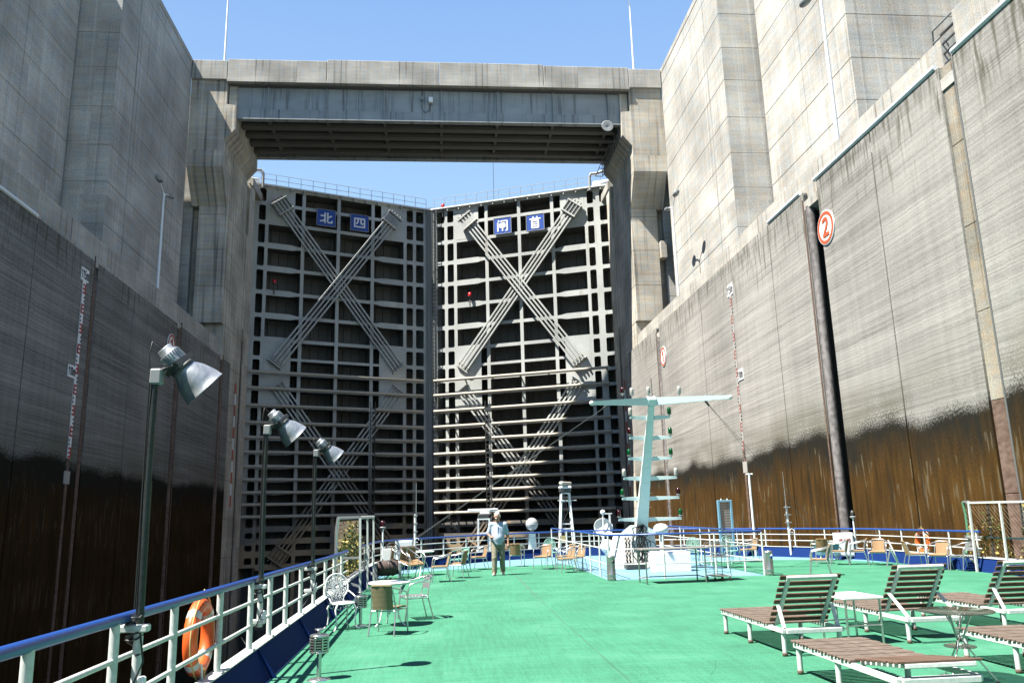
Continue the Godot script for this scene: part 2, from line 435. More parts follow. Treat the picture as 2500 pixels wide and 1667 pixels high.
func make_materials() -> void:
	M.tower = textured(concrete_texture(11, Vector3(182, 181, 176), 0.15, 0.05), 22, 22, 0.9)
	M.pier = textured(concrete_texture(23, Vector3(196, 190, 178), 0.36, 0.07), 16, 16, 0.9)
	M.coping = textured(concrete_texture(31, Vector3(182, 179, 172), 0.34, 0.05), 12, 12, 0.92)
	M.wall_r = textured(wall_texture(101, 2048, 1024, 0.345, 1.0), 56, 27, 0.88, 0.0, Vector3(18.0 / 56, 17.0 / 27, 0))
	M.wall_l_shade = textured(wall_texture(202, 1536, 768, 0.25, 0.5), 56, 27, 0.88, 0.0, Vector3(18.0 / 56, 17.0 / 27, 0))  # concrete and algae both darkened: this wall's shade is put into the colour
	M.gate = textured(gate_texture(), 24, 48, 0.6, 0.0, Vector3(0, 38.0 / 48, 0))
	M.gate_in_shade = sm(0.16, 0.158, 0.15, 0.85)  # dusty gate paint, darkened further to paint in the shade inside the bays
	M.girder = textured(girder_texture(), 40, 4, 0.6)
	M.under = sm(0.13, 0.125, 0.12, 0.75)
	M.slab = textured(M.pier.albedo_texture, 16, 16, 0.9)
	M.slab.albedo_color = Color(0.40, 0.39, 0.37).linear_to_srgb()
	M.gauge_worn = sm(0.40, 0.39, 0.37, 0.8)
	M.gauge_red = sm(0.30, 0.12, 0.11, 0.8)
	M.lattice = sm(0.16, 0.12, 0.075, 0.7)
	M.rust = textured(streak_texture(256, 256, 81, Vector3(0.10, 0.055, 0.035), Vector3(0.20, 0.13, 0.10), 0.1, 4), 3, 6, 0.8)
	M.slot_steel = textured(streak_texture(128, 512, 83, Vector3(0.11, 0.10, 0.10), Vector3(0.27, 0.25, 0.25), 0.06, 1), 2, 12, 0.6)
	M.dark_steel = sm(0.05, 0.055, 0.055, 0.5)
	M.grey_steel = sm(0.30, 0.32, 0.33, 0.5)
	M.pipe_white = sm(0.74, 0.77, 0.80, 0.5)
	M.carpet = textured(carpet_texture(), 9, 9, 0.95)
	M.deck_blue = textured(streak_texture(256, 256, 91, Vector3(0.14, 0.32, 0.43), Vector3(0.19, 0.38, 0.48), 0.05, 2), 6, 6, 0.6)
	M.navy = sm(0.008, 0.028, 0.13, 0.75)
	M.navy.metallic_specular = 0.15
	M.fender = sm(0.50, 0.455, 0.37, 0.7)
	M.rail_blue = sm(0.018, 0.075, 0.32, 0.3)
	M.white = sm(0.72, 0.75, 0.74, 0.4)
	M.white_rail = textured(streak_texture(128, 128, 95, Vector3(0.60, 0.66, 0.64), Vector3(0.76, 0.79, 0.77), 0.08, 1), 0.6, 0.6, 0.4)
	M.mast = sm(0.66, 0.79, 0.80, 0.4)
	M.chrome = sm(0.62, 0.63, 0.62, 0.22, 0.9)
	M.alu = sm(0.66, 0.67, 0.68, 0.32, 0.85)
	M.zinc = textured(streak_texture(128, 128, 97, Vector3(0.33, 0.37, 0.40), Vector3(0.50, 0.53, 0.55), 0.05, 1), 0.5, 0.5, 0.38, 0.55)
	M.lamp_pole = textured(streak_texture(128, 256, 98, Vector3(0.014, 0.019, 0.018), Vector3(0.035, 0.045, 0.042), 0.08, 1), 0.3, 1.2, 0.5, 0.2)
	M.black = sm(0.02, 0.02, 0.022, 0.5)
	M.rubber = sm(0.025, 0.025, 0.025, 0.8)
	M.wood = textured(streak_texture(512, 128, 85, Vector3(0.085, 0.063, 0.05), Vector3(0.25, 0.20, 0.165), 0.09, 12), 0.8, 0.1, 0.85)
	M.wood_dark = textured(streak_texture(512, 128, 87, Vector3(0.075, 0.045, 0.032), Vector3(0.18, 0.12, 0.09), 0.09, 12), 0.8, 0.1, 0.85)
	var wk := wicker_texture(Vector3(0.62, 0.40, 0.20), Vector3(0.22, 0.12, 0.05))
	M.wicker = textured(wk[0], 0.16, 0.16, 0.7)
	M.wicker.normal_enabled = true; M.wicker.normal_texture = wk[1]; M.wicker.normal_scale = 0.8
	wk = wicker_texture(Vector3(0.46, 0.39, 0.21), Vector3(0.13, 0.10, 0.045))
	M.wicker_olive = textured(wk[0], 0.14, 0.14, 0.7)
	M.wicker_olive.normal_enabled = true; M.wicker_olive.normal_texture = wk[1]; M.wicker_olive.normal_scale = 0.8
	M.iron_white = sm(0.74, 0.76, 0.75, 0.45)
	M.iron_green = sm(0.20, 0.42, 0.36, 0.5)
	M.orange = sm(0.80, 0.13, 0.02, 0.45)
	M.tape = sm(0.55, 0.57, 0.57, 0.4)
	M.rope = textured(streak_texture(64, 64, 89, Vector3(0.45, 0.32, 0.12), Vector3(0.70, 0.55, 0.26), 0.2, 1), 0.05, 0.05, 0.9)
	M.sign_blue = sm(0.02, 0.085, 0.42, 0.4)
	M.sign_white = sm(0.78, 0.80, 0.82, 0.5)
	M.sign_red = sm(0.55, 0.10, 0.035, 0.6)
	M.ink_red = sm(0.42, 0.03, 0.03, 0.6)
	M.ink_black = sm(0.03, 0.03, 0.035, 0.6)
	M.green_paint = sm(0.10, 0.26, 0.15, 0.4)
	M.glass_top = sm(0.045, 0.055, 0.04, 0.04)
	M.glass_top.transparency = BaseMaterial3D.TRANSPARENCY_ALPHA
	M.glass_top.albedo_color.a = 0.5
	M.lens_green = sm(0.0, 0.07, 0.018, 0.1)
	M.lens_red = sm(0.03, 0.003, 0.006, 0.1)
	M.lens_clear = sm(0.42, 0.42, 0.40, 0.08)
	M.signal_red = sm(0.62, 0.01, 0.02, 0.3)
	M.vine = sm(0.09, 0.12, 0.025, 0.7)
	M.vine_dry = sm(0.42, 0.34, 0.10, 0.8)
	M.cable_grey = sm(0.12, 0.13, 0.13, 0.6)
	M.plastic_white = sm(0.80, 0.82, 0.84, 0.5)
	M.water = sm(0.02, 0.035, 0.025, 0.08)
	M.ground = sm(0.16, 0.17, 0.12, 0.95)

# ---------------------------------------------------------------- the lock
func lock_wall(side: float) -> void:   # side 1: right, -1: left
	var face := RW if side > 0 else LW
	var m: Material = M.wall_r if side > 0 else M.wall_l_shade
	var name_ := "sunlit" if side > 0 else "shaded"
	var w := thing("lock_wall", ("sunlit grey concrete chamber wall with brown algae below, behind the mast" if side > 0 else "shaded dark concrete chamber wall beyond the blue boat rail"), "lock wall")
	# openings: [z0, z1, depth]
	var slots := [[-22.45, -23.15, 0.14], [-32.2, -33.6, 1.6], [-59.0, -59.8, 1.2]] if side > 0 else [[-41.85, -42.3, 0.35], [-55.3, -56.1, 0.7], [-66.2, -67.0, 0.7]]
	var joints := [-27.65, -37.7, -49.0] if side > 0 else [-24.0, -30.0, -35.7, -47.4]
	var cuts := []
	for s in slots: cuts.append([s[0], s[1], s[2]])
	for j in joints: cuts.append([j + 0.04, j - 0.04, 0.09])
	cuts.sort_custom(func(a, b): return a[0] > b[0])
	var z := 14.0
	var top := 15.75 if side > 0 else 15.15
	for c in cuts + [[-69.4, -69.4, 0.0]]:
		var b := mb()
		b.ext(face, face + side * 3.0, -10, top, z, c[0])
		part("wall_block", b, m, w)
		if c[2] > 0:
			var k := mb()
			k.ext(face + side * c[2], face + side * 3.0, -10, top, c[0], c[1])
			part("wall_joint" if c[2] < 0.1 else "slot_back", k, m if c[2] < 0.5 else M.dark_steel, w)  # deep slots get a dark back colour in place of their shade
			if c[2] == 0.14:
				for q in 9:
					var sl := mb(); sl.cbox(Vector3(face + 0.12, 14.3 - q * 2.75, (c[0] + c[1]) * 0.5), Vector3(0.1, 2.73, 0.69), 0.01); part("slot_slab", sl, M.slab if q < 4 else M.rust, w)
			if c[2] > 0.5:
				var ln := mb(); ln.ext(face + side * 0.04, face + side * c[2], -9.9, top - 0.1, c[1] + 0.03, c[1] + 0.003); part("slot_shade_sheet", ln, M.dark_steel, w)  # added dark sheet that paints the deep slot's shade
		z = c[1]
	# parapet and coping
	var px := face + side * 0.22
	var cut0 := -22.4 if side > 0 else -14.0
	for r in [[14.0, cut0, 17.35 if side > 0 else 16.6], [cut0 - 0.75, -69.0, 16.8 if side > 0 else 16.6]]:
		var segs := int(ceil(absf(r[1] - r[0]) / 12.0))
		for k in segs:
			var a := lerpf(r[0], r[1], float(k) / segs); var e := lerpf(r[0], r[1], float(k + 1) / segs)
			var b := mb()
			b.cbox(Vector3(px + side * 0.16, (r[2] + 15.2) * 0.5, (a + e) * 0.5), Vector3(0.32, r[2] - 15.2, absf(a - e) - 0.01), 0.012)
			part("parapet", b, M.coping, w)
	var wk := mb()
	wk.ext(face + side * 0.02, face + side * 7.5, 14.9, 15.3, 14, -69.2)
	part("walkway", wk, M.coping, w)
	# the white pipe along the edge, interrupted at the slots
	var runs := [[14.0, -22.35], [-23.3, -32.4], [-33.9, -37.6]] if side > 0 else [[14.0, -23.9], [-24.1, -35.6]]
	var py := 15.86 if side > 0 else 15.2
	for r in runs:
		var b := mb()
		b.tube([Vector3(face + side * 0.02, py, r[0]), Vector3(face + side * 0.02, py, (r[0] + r[1]) * 0.5), Vector3(face + side * 0.02, py, r[1])], 0.10, 10)
		part("coping_pipe", b, M.pipe_white, w)
	# mooring guides in the slots
	for s in slots:
		if s[2] > 0.5:
			var g := mb()
			g.tube([Vector3(face + side * 0.16, 15.0, s[1] + 0.26), Vector3(face + side * 0.16, -9, s[1] + 0.26)], 0.2, 14)
			part("mooring_guide", g, M.slot_steel if side > 0 else M.rust, w)
			var e := mb()
			e.ext(face - side * 0.03, face + side * 0.3, -9.5, 15.4, s[1] - 0.12, s[1] - 0.02)
			part("slot_edge", e, M.rust, w)
		else:
			var e := mb()
			e.tube([Vector3(face - side * 0.01, 15.4, s[0] + 0.06), Vector3(face - side * 0.01, -9, s[0] + 0.06)], 0.035, 6)
			part("slot_edge", e, M.cable_grey if side > 0 else M.rust, w)
			if side > 0:
				for k in 26:
					var q := mb()
					q.bar(Vector3(face + 0.05, 15.0 - k * 0.8, s[0] + 0.02), Vector3(face + 0.05, 15.0 - k * 0.8, s[0] + 0.16), 0.07, 0.07)
					part("clamp", q, M.dark_steel, w)
			else:
				var q := mb()
				q.ext(face + side * 0.05, face + side * 0.25, -9, 14.1, s[0] - 0.02, s[1] + 0.02)
				part("rusty_insert", q, M.rust, w)
	if side > 0:
		for k in 5:
			var q := mb()
			q.bar(Vector3(face + 0.30, 15.55 + k * 0.36, -22.36), Vector3(face + 0.30, 15.55 + k * 0.36, -23.2), 0.05, 0.05)
			part("ladder_rung", q, M.dark_steel, w)
		# hand rail on the parapet beside the ladder
		var h := mb()
		h.tube([Vector3(17.3, 17.05, -24.5), Vector3(17.3, 17.95, -24.4), Vector3(17.3, 17.95, -21.4)], 0.035, 6)
		h.tube([Vector3(17.3, 17.5, -24.45), Vector3(17.3, 17.5, -21.4)], 0.03, 6)
		h.tube([Vector3(17.3, 16.3, -22.6), Vector3(17.3, 17.95, -22.6)], 0.035, 6)
		part("hand_rail", h, M.grey_steel, w)

func lifts(t: Node3D, x0: float, x1: float, z0: float, z1: float, y0: float, y1: float, step: float, m: Material) -> void:
	var core := mb()
	core.ext(x0 + 0.1 * signf(x1 - x0), x1, y0, y1 - 0.2, z0 - 0.1 * signf(z0 - z1), z1 + 0.05 * signf(z0 - z1))
	part("core", core, M.under, t)
	var y := y0
	var i := 0
	while y < y1 - 0.2:
		var e := minf(y + step * (0.97 + 0.06 * float((i * 7) % 3)), y1)
		var b := mb()
		b.cbox(Vector3(x0 + x1, y + e, z0 + z1) * 0.5, Vector3(absf(x1 - x0), e - y - 0.022, absf(z1 - z0)), 0.018)
		part("concrete_lift", b, m, t)
		y = e
		i += 1

func towers(side: float) -> void:
	var xd := XC + side * 20.05
	var xa := XC + side * 22.6
	var out := XC + side * 40.0
	var w := "pale sunlit" if side > 0 else "grey shaded"
	var t := thing("lock_tower", w + " concrete tower block standing against the bridge end", "tower")
	lifts(t, xd, out, -49.5, -52.5, 15.0, 39.7, 2.55, M.tower)
	lifts(t, xd, out, -52.6, -64.02, 15.0, 39.7, 2.55, M.tower)
	lifts(t, xd, out, -66.3, -72.4, 15.0, 38.2, 2.55, M.tower)
	var cap := mb()
	cap.cbox(Vector3(xd + side * 0.2 , 39.95, -57.0), Vector3(0.46, 0.5, 15.0), 0.03)
	part("parapet", cap, M.coping, t)
	t = thing("lock_tower", w + " concrete tower set back behind the buttress, nearer the boat", "tower")
	lifts(t, xa, out, -37.85, -49.2, 15.0, 39.7, 2.55, M.tower)
	if side > 0:
		t = thing("lock_tower", "far out concrete tower with level joints, half hidden by the right parapet", "tower")
		lifts(t, 30.5, out, -29.0, -37.6, 15.0, 34.0, 2.55, M.tower)
	else:
		t = thing("lock_tower", "outermost concrete tower in the shade at the picture's left edge", "tower")
		lifts(t, -34.0, out, -26.0, -37.6, 15.0, 34.0, 2.55, M.tower)

func pier(side: float) -> void:
	var p := thing("bridge_pier", ("sunlit" if side > 0 else "half shaded") + " haunched concrete pier carrying the " + ("right" if side > 0 else "left") + " end of the bridge", "bridge pier")
	var X := func(h: float) -> float: return XC + side * h
	# upper block with the bearing corbel: profile across the lock, run along z
	var poly := PackedVector2Array()
	for q in [[17.1, 39.85], [17.1, 36.15], [16.3, 36.05], [16.3, 33.9], [17.12, 32.9], [17.12, 30.55], [20.03, 30.55], [20.03, 39.85]]:
		poly.append(Vector2(X.call(q[0]), q[1]))
	var b := mb()
	b.prism(poly, 8.3, Transform3D(Basis.IDENTITY, Vector3(0, 0, -64.0)))
	part("bearing_block", b, M.pier, p)
	# haunch: overhangs the lower shaft towards the chamber
	var hp := PackedVector2Array([Vector2(64.02, 30.55), Vector2(66.0, 27.9), Vector2(72.3, 27.9), Vector2(72.3, 30.55)])
	b = mb()
	b.prism(hp, 2.3, Transform3D(Basis(Vector3(0, 0, -1), Vector3.UP, Vector3(1, 0, 0)), Vector3(X.call(17.13) if side < 0 else X.call(19.43), 0, 0)))
	part("haunch", b, M.pier, p)
	var hq := PackedVector2Array([Vector2(64.02, 30.55), Vector2(66.0, 27.9), Vector2(68.0, 27.9), Vector2(68.0, 30.55)])
	b = mb()
	b.prism(hq, 0.58, Transform3D(Basis(Vector3(0, 0, -1), Vector3.UP, Vector3(1, 0, 0)), Vector3(X.call(19.44) if side < 0 else X.call(20.02), 0, 0)))
	part("haunch", b, M.pier, p)
	# lower shaft in lifts
	var y := -10.0
	var i := 0
	while y < 27.8:
		var e := minf(y + 3.1, 27.9)
		b = mb()
		b.cbox(Vector3(X.call(18.27), (y + e) * 0.5, -69.7), Vector3(2.32, e - y - 0.02, 7.4 if y > 15.0 else 6.2), 0.02)
		part("shaft_lift", b, M.pier, p)
		b = mb()
		b.cbox(Vector3(X.call(19.74), (y + e) * 0.5, -69.2), Vector3(0.6, e - y - 0.02, 4.6), 0.02)
		part("shaft_lift", b, M.pier, p)
		y = e
		i += 1
	if side > 0:
		b = mb()
		b.cbox(Vector3(X.call(19.74), 24.1, -66.3), Vector3(0.56, 1.5, 1.4), 0.03)
		part("ledge", b, M.pier, p)
	# inner lining of the gate bay with a dark stop-log niche
	var bay := thing("gate_bay_wall", ("sunlit" if side > 0 else "shaded") + " concrete gate bay wall with a dark upright niche beside the steel gate", "wall")
	b = mb(); b.ext(X.call(17.1), X.call(21.0), -10, 33.2, -73.45, -75.4); part("wall_block", b, M.pier, bay)
	b = mb(); b.ext(X.call(17.75), X.call(21.0), -10, 33.2, -75.4, -84.6); part("wall_block", b, M.pier, bay)
	b = mb(); b.ext(X.call(17.5), X.call(21.0), -10, 20.5, -70.2, -73.45); part("niche_back", b, M.under, bay)
	b = mb(); b.ext(X.call(17.1), X.call(21.0), 20.5, 27.85, -73.2, -73.45); part("wall_block", b, M.pier, bay)
	b = mb(); b.ext(X.call(17.08), X.call(17.3), -10, 19.0, -72.9, -73.05); part("niche_edge", b, M.rust, bay)
	b = mb(); b.ext(X.call(17.0), X.call(30.0), 33.2, 34.0, -74.0, -95.0); part("gate_bay_deck", b, M.coping, bay)

func bridge() -> void:
	var t := thing("road_bridge", "concrete parapet and grey steel girder bridge crossing above the lock gates", "bridge")
	var x0 := XC - 17.1; var x1 := XC + 17.1
	# parapet band in lengths, with a lip below
	var cuts := [x0 - 2.9, x0, -9.5, 0.0, 9.0, x1, x1 + 2.9]
	for k in cuts.size() - 1:
		for z in [[-63.78, -64.1], [-72.2, -72.5]]:
			var b := mb()
			var cam: float = 0.28 * (1.0 - pow((cuts[k] + cuts[k + 1]) * 0.5 / 19.0, 2.0))
			b.cbox(Vector3((cuts[k] + cuts[k + 1]) * 0.5, 39.18 + cam * 0.5, (z[0] + z[1]) * 0.5), Vector3(cuts[k + 1] - cuts[k] - 0.025, 1.75 + cam, 0.32), 0.04)
			part("parapet", b, M.coping, t)
	var b := mb(); b.ext(x0, x1, 38.1, 38.32, -63.72, -64.5); part("lip", b, M.coping, t)
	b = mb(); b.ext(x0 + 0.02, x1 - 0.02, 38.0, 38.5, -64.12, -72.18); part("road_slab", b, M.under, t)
	var pitch := (x1 - x0) / 7.05
	for z in [-64.55, -66.1, -67.7, -69.3, -70.9, -72.0]:
		var edge: bool = z == -64.55 or z == -72.0
		var g := mb()
		g.ext(x0 + 0.05, x1 - 0.05, 35.1, 37.98, z, z - 0.05)
		g.ext(x0 + 0.05, x1 - 0.05, 35.02, 35.1, z + (0.22 if edge else 0.3), z - 0.3)
		if not edge:
			g.ext(x0 + 0.05, x1 - 0.05, 35.12, 35.4, z + 0.26, z - 0.26)
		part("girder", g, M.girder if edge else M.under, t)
	for k in 7:
		var x := x0 + pitch * (k + 0.68) if k < 7 else x1
		var s := mb(); s.ext(x - 0.05, x + 0.05, 35.12, 37.96, -64.38, -64.54); part("stiffener", s, M.girder, t)
		for z in [-64.62, -66.2, -67.8, -69.4, -71.0]:
			var c := mb()
			c.ext(x - 0.12, x + 0.12, 35.15, 36.5, z, z - (1.46 if z > -71.0 else 0.95))
			part("cross_frame", c, M.under, t)
	for sx in [-1.0, 1.0]:
		var e := mb()
		e.ext(XC + sx * 16.32, XC + sx * 17.0, 36.1, 38.0, -64.4, -72.2)
		part("bearing_wall", e, M.pier, t)
	# inspection cage below the right end
	var cage := mb()
	for k in 9:
		var z := -64.8 - k * 0.9
		cage.bar(Vector3(15.5, 33.6, z), Vector3(15.5, 35.0, z), 0.05, 0.05)
		cage.bar(Vector3(15.5, 33.6, z), Vector3(14.8, 33.6, z), 0.05, 0.05)
	for y in [33.6, 34.1, 34.6]:
		cage.bar(Vector3(15.5, y, -64.8), Vector3(15.5, y, -72.0), 0.05, 0.05)
	cage.bar(Vector3(14.8, 33.6, -64.8), Vector3(14.8, 33.6, -72.0), 0.05, 0.05)
	part("inspection_cage", cage, M.dark_steel, t)
	# things that hang on the girder
	var o := thing("siren_horn", "round grey loudspeaker horn under the right end of the bridge", "loudspeaker")
	var h := mb(); h.lathe([Vector2(0, -0.35), Vector2(0.12, -0.35), Vector2(0.16, -0.1), Vector2(0.5, 0.0), Vector2(0.52, 0.04), Vector2(0.48, 0.05), Vector2(0.12, -0.05), Vector2(0, -0.05)], 18, Transform3D(Basis(Vector3.RIGHT, PI / 2), Vector3(14.5, 34.85, -64.3)))
	part("horn", h, M.grey_steel, o)
	h = mb(); h.bar(Vector3(14.5, 34.9, -64.6), Vector3(15.9, 35.1, -64.6), 0.06, 0.06); part("bracket", h, M.dark_steel, o)
	o = thing("junction_box", "small pale box with a hanging cable on the bridge girder", "junction box")
	h = mb(); h.cbox(Vector3(-0.75, 37.0, -64.3), Vector3(0.36, 0.48, 0.3), 0.03); part("case", h, M.plastic_white, o)
	h = mb(); h.tube([Vector3(-0.75, 36.75, -64.35), Vector3(-0.85, 36.1, -64.35), Vector3(-1.2, 35.85, -64.4), Vector3(-1.5, 36.2, -64.4), Vector3(-1.5, 37.3, -64.45)], 0.03, 5); part("cable", h, M.dark_steel, o)
	o = thing("camera_unit", "small camera with a conduit on the girder, left of the pale box", "camera")
	h = mb(); h.cbox(Vector3(-1.52, 37.1, -64.25), Vector3(0.16, 0.3, 0.4), 0.02); part("case", h, M.grey_steel, o)
	h = mb(); h.tube([Vector3(-1.52, 37.25, -64.4), Vector3(-1.45, 38.2, -64.3), Vector3(-1.2, 38.35, -63.7)], 0.035, 5); part("conduit", h, M.dark_steel, o)

const GK := 1.0548
func gu(u: float) -> float: return u * GK
func gy(y: float) -> float: return 1.45 + (y - 1.45) * GK

func gate_leaf(side: float) -> void:
	var L := 18.85 * GK
	var J := Vector3(-1.1 + side * 17.5 * GK, 0, -77.0)
	var T := Vector3(-1.1, 0, -84.38)
	var ax := ((J - T) if side > 0 else (T - J)).normalized()
	var nz := ax.cross(Vector3.UP)
	var g := thing("lock_gate", ("sunlit" if side > 0 else "shaded") + " steel mitre gate leaf with crossed tie bars, " + ("right of" if side > 0 else "left of") + " the meeting post", "lock gate", "",
		Transform3D(Basis(ax, Vector3.UP, nz), Vector3(T.x, 0, T.z) if side > 0 else Vector3(J.x, 0, J.z)))
	var X := func(u: float) -> float: return gu(u) if side < 0 else L - gu(u)
	var D := 2.3
	var topy := gy(33.1)
	# skin and its upright stiffeners
	var b := mb(); b.ext(0.1, L - 0.1, -9.5, topy - 0.004, -D, -D - 0.04); part("skin_plate", b, M.gate_in_shade, g)
	for k in 24:
		b = mb(); var u := 1.0 + k * 0.8
		b.ext(X.call(u) - 0.04, X.call(u) + 0.04, -9.5, topy - 0.2, -D + 0.16, -D + 0.01)
		part("stiffener", b, M.gate_in_shade, g)
	var rows := [33.02, 31.38, 29.5, 27.28, 25.05, 22.75, 20.55, 18.32, 16.58, 15.2, 13.75, 12.2, 10.68, 9.36, 8.08, 6.84, 5.7, 4.6, 3.58, 2.55, 1.5, 0.45, -0.6, -1.7]
	var full := 7                                        # rows 3..7 have tapered flanges
	# girders: web and flange
	for i in rows.size():
		var y := gy(rows[i])
		b = mb()
		var web := mb()
		web.ext(X.call(0.6), X.call(18.2), y - 0.03, y + 0.03, -D + 0.17, -0.075)
		var h := 0.17 if rows[i] > 17.0 else 0.13
		if rows[i] < 2.0: h = 0.26
		var taper := (i >= 3 and i <= 7) or (i >= 12 and i <= 17)
		var hw := h * 1.7 if taper else h
		var pts := PackedVector2Array()
		for q in [[2.72, hw], [4.9, hw], [5.5, h], [13.2, h], [13.8, hw], [15.98, hw], [15.98, -hw], [13.8, -hw], [13.2, -h], [5.5, -h], [4.9, -hw], [2.72, -hw]]:
			pts.append(Vector2(X.call(q[0]), y + q[1]))
		b.prism(pts, 0.07)
		part("web", web, M.gate_in_shade, part("girder", b, M.gate, g))
	# uprights: webs behind, flanges in front
	for u in [2.6, 5.95, 9.35, 12.78, 16.15]:
		b = mb()
		b.ext(X.call(u) - 0.03, X.call(u) + 0.03, -9.4, topy - 0.12, -D + 0.18, -0.08)
		var up := part("upright", b, M.gate_in_shade, g)
		if u > 3 and u < 16:
			b = mb(); b.ext(X.call(u) - 0.17, X.call(u) + 0.17, -9.4, topy - 0.1, -0.07, 0.006); part("flange", b, M.gate, up)
	# end plates with rounded openings
	for c in [[0.0, 1.5, 0.15, 1.2], [1.5, 2.72, 1.8, 2.42], [15.98, 17.15, 16.3, 16.98], [17.15, 18.5, 17.3, 18.12]]:
		var cells := []
		for i in rows.size() - 1:
			var y1 := gy(rows[i]); var y0 := gy(rows[i + 1])
			var hh := 0.2 if rows[i] > 17 else 0.16
			if rows[i] < 2.0: hh = 0.3
			var xa: float = X.call(c[0]); var xb: float = X.call(c[1]); var xc: float = X.call(c[2]); var xd: float = X.call(c[3])
			cells.append([minf(xa, xb), maxf(xa, xb), y0, y1, minf(xc, xd), maxf(xc, xd), y0 + hh, y1 - hh])
		b = mb()
		b.holed(0, 0, 0, 0, cells, 0.16, 0.0, 0.07)
		part("end_plate", b, M.gate, g)
	b = mb(); b.ext(X.call(0.0), X.call(0.0) - 0.1 * side, -9.4, topy, -D, 0.02); part("quoin_post", b, M.gate, g)
	b = mb(); b.ext(X.call(18.5), X.call(18.85), -9.4, topy, -D, 0.12); part("mitre_post", b, M.gate, g)
	for k in 3:
		b = mb(); b.tube([Vector3(X.call(18.4 + k * 0.16), -9, 0.16 + k * 0.03), Vector3(X.call(18.4 + k * 0.16), topy + 0.3, 0.16 + k * 0.03)], 0.05, 6); part("hydraulic_line", b, M.grey_steel, g)
	# corner gusset plates where the tie bars are anchored
	for q in [[13.62, 15.98, 29.6, 33.0], [2.72, 5.1, 29.6, 33.0], [13.55, 15.98, 12.3, 18.2], [2.72, 5.15, 12.3, 18.2]]:
		b = mb(); b.ext(X.call(q[0]), X.call(q[1]), gy(q[2]), gy(q[3]), -0.06, 0.012); part("gusset_plate", b, M.gate, g)
	# crossed ties, four bars each
	var ties := [[15.4, 16.35, 3.57, 31.6, 0.32, 1], [14.84, 31.7, 3.75, 16.1, 0.62, -1], [15.45, 14.2, 4.4, -1.2, 0.12, -1], [4.0, 14.1, 15.2, -1.1, 0.30, 1]]
	for t in ties:
		var a := Vector3(X.call(t[0]), gy(t[1]), t[4]); var e := Vector3(X.call(t[2]), gy(t[3]), t[4])
		var d := (e - a).normalized(); var s := Vector3(-d.y, d.x, 0)
		for k in 4:
			var o := s * (k - 1.5) * 0.37
			b = mb(); b.bar(a + o, e + o, 0.17, 0.16, s, 0.02); part("tie_bar", b, M.gate, g)
		for pnt in [a, e]:
			b = mb()
			var inn := d if pnt == a else -d
			var upper: bool = pnt.y > gy(28.0) or pnt.y < gy(3.0)
			if upper:                                    # open tensioning box with bolts
				for k in 5: b.bar(pnt + s * (k - 2.0) * 0.38 - inn * 0.1, pnt + s * (k - 2.0) * 0.38 + inn * 1.15, 0.07, 0.42, s)
				b.bar(pnt - s * 0.88 - inn * 0.1, pnt + s * 0.88 - inn * 0.1, 0.16, 0.5, d, 0.02)
				b.bar(pnt - s * 0.88 + inn * 1.15, pnt + s * 0.88 + inn * 1.15, 0.16, 0.5, d, 0.02)
				for k in 4: b.tube([pnt + s * (k - 1.5) * 0.37 - inn * 0.1, pnt + s * (k - 1.5) * 0.37 - inn * 0.42], 0.08, 8)
				part("tension_box", b, M.gate, g)
			else:
				b.bar(pnt - s * 0.78 - inn * 0.12 - Vector3(0, 0, t[4] * 0.6), pnt + s * 0.78 - inn * 0.12 - Vector3(0, 0, t[4] * 0.6), 0.14, 0.4, d, 0.02)
				for k in 4: b.tube([pnt + s * (k - 1.5) * 0.37 + inn * 0.2, pnt + s * (k - 1.5) * 0.37 + inn * 0.2 + Vector3(0, 0, 0.13)], 0.07, 8)
				part("tie_anchor", b, M.gate, g)
	# fender beams, broken at the ladder
	for i in range(9, 20):
		var y := gy(rows[i])
		var runs := [[1.0, 12.45], [13.1, 18.3]] if i >= 11 else [[1.0, 18.3]]
		if side < 0: runs = [[0.8, 12.4], [13.0, 17.9]] if i >= 11 else [[0.8, 17.9]]
		for r in runs:
			b = mb()
			b.tube([Vector3(X.call(r[0]), y, 0.60), Vector3(X.call((r[0] + r[1]) * 0.5), y, 0.60), Vector3(X.call(r[1]), y, 0.60)], 0.15, 10)
			for k in 7: b.bar(Vector3(X.call(lerpf(r[0] + 0.3, r[1] - 0.3, k / 6.0)), y - 0.02, 0.0), Vector3(X.call(lerpf(r[0] + 0.3, r[1] - 0.3, k / 6.0)), y - 0.02, 0.58), 0.1, 0.14)
			part("fender_beam", b, M.fender, g)
	# ladders
	var lad := [[12.78, 12.9, -6.0, 0.75]]
	if side > 0: lad.append([18.25, 33.0, -6.0, 0.4])
	for l in lad:
		b = mb()
		for s in [-0.24, 0.24]: b.bar(Vector3(X.call(l[0]) + s, gy(l[1]), l[3]), Vector3(X.call(l[0]) + s, gy(l[2]), l[3]), 0.05, 0.05)
		var y := gy(l[2])
		while y < gy(l[1]) - 0.5:
			b.bar(Vector3(X.call(l[0]) - 0.24, y, l[3]), Vector3(X.call(l[0]) + 0.24, y, l[3]), 0.05, 0.05)
			y += 0.42
		for k in 8:
			y = gy(lerpf(l[1] - 1.0, l[2], k / 7.0))
			b.bar(Vector3(X.call(l[0]) + 0.24, y, l[3]), Vector3(X.call(l[0]) + 0.24, y, 0.0), 0.06, 0.06)
			b.bar(Vector3(X.call(l[0]) - 0.24, y, l[3]), Vector3(X.call(l[0]) - 0.24, y, 0.0), 0.06, 0.06)
		part("ladder", b, M.dark_steel, g)
	# walkway on top with its rail
	b = mb(); b.ext(X.call(0.3), X.call(18.7), topy, topy + 0.12, -D - 0.1, 0.34); part("walkway", b, M.pipe_white, g)
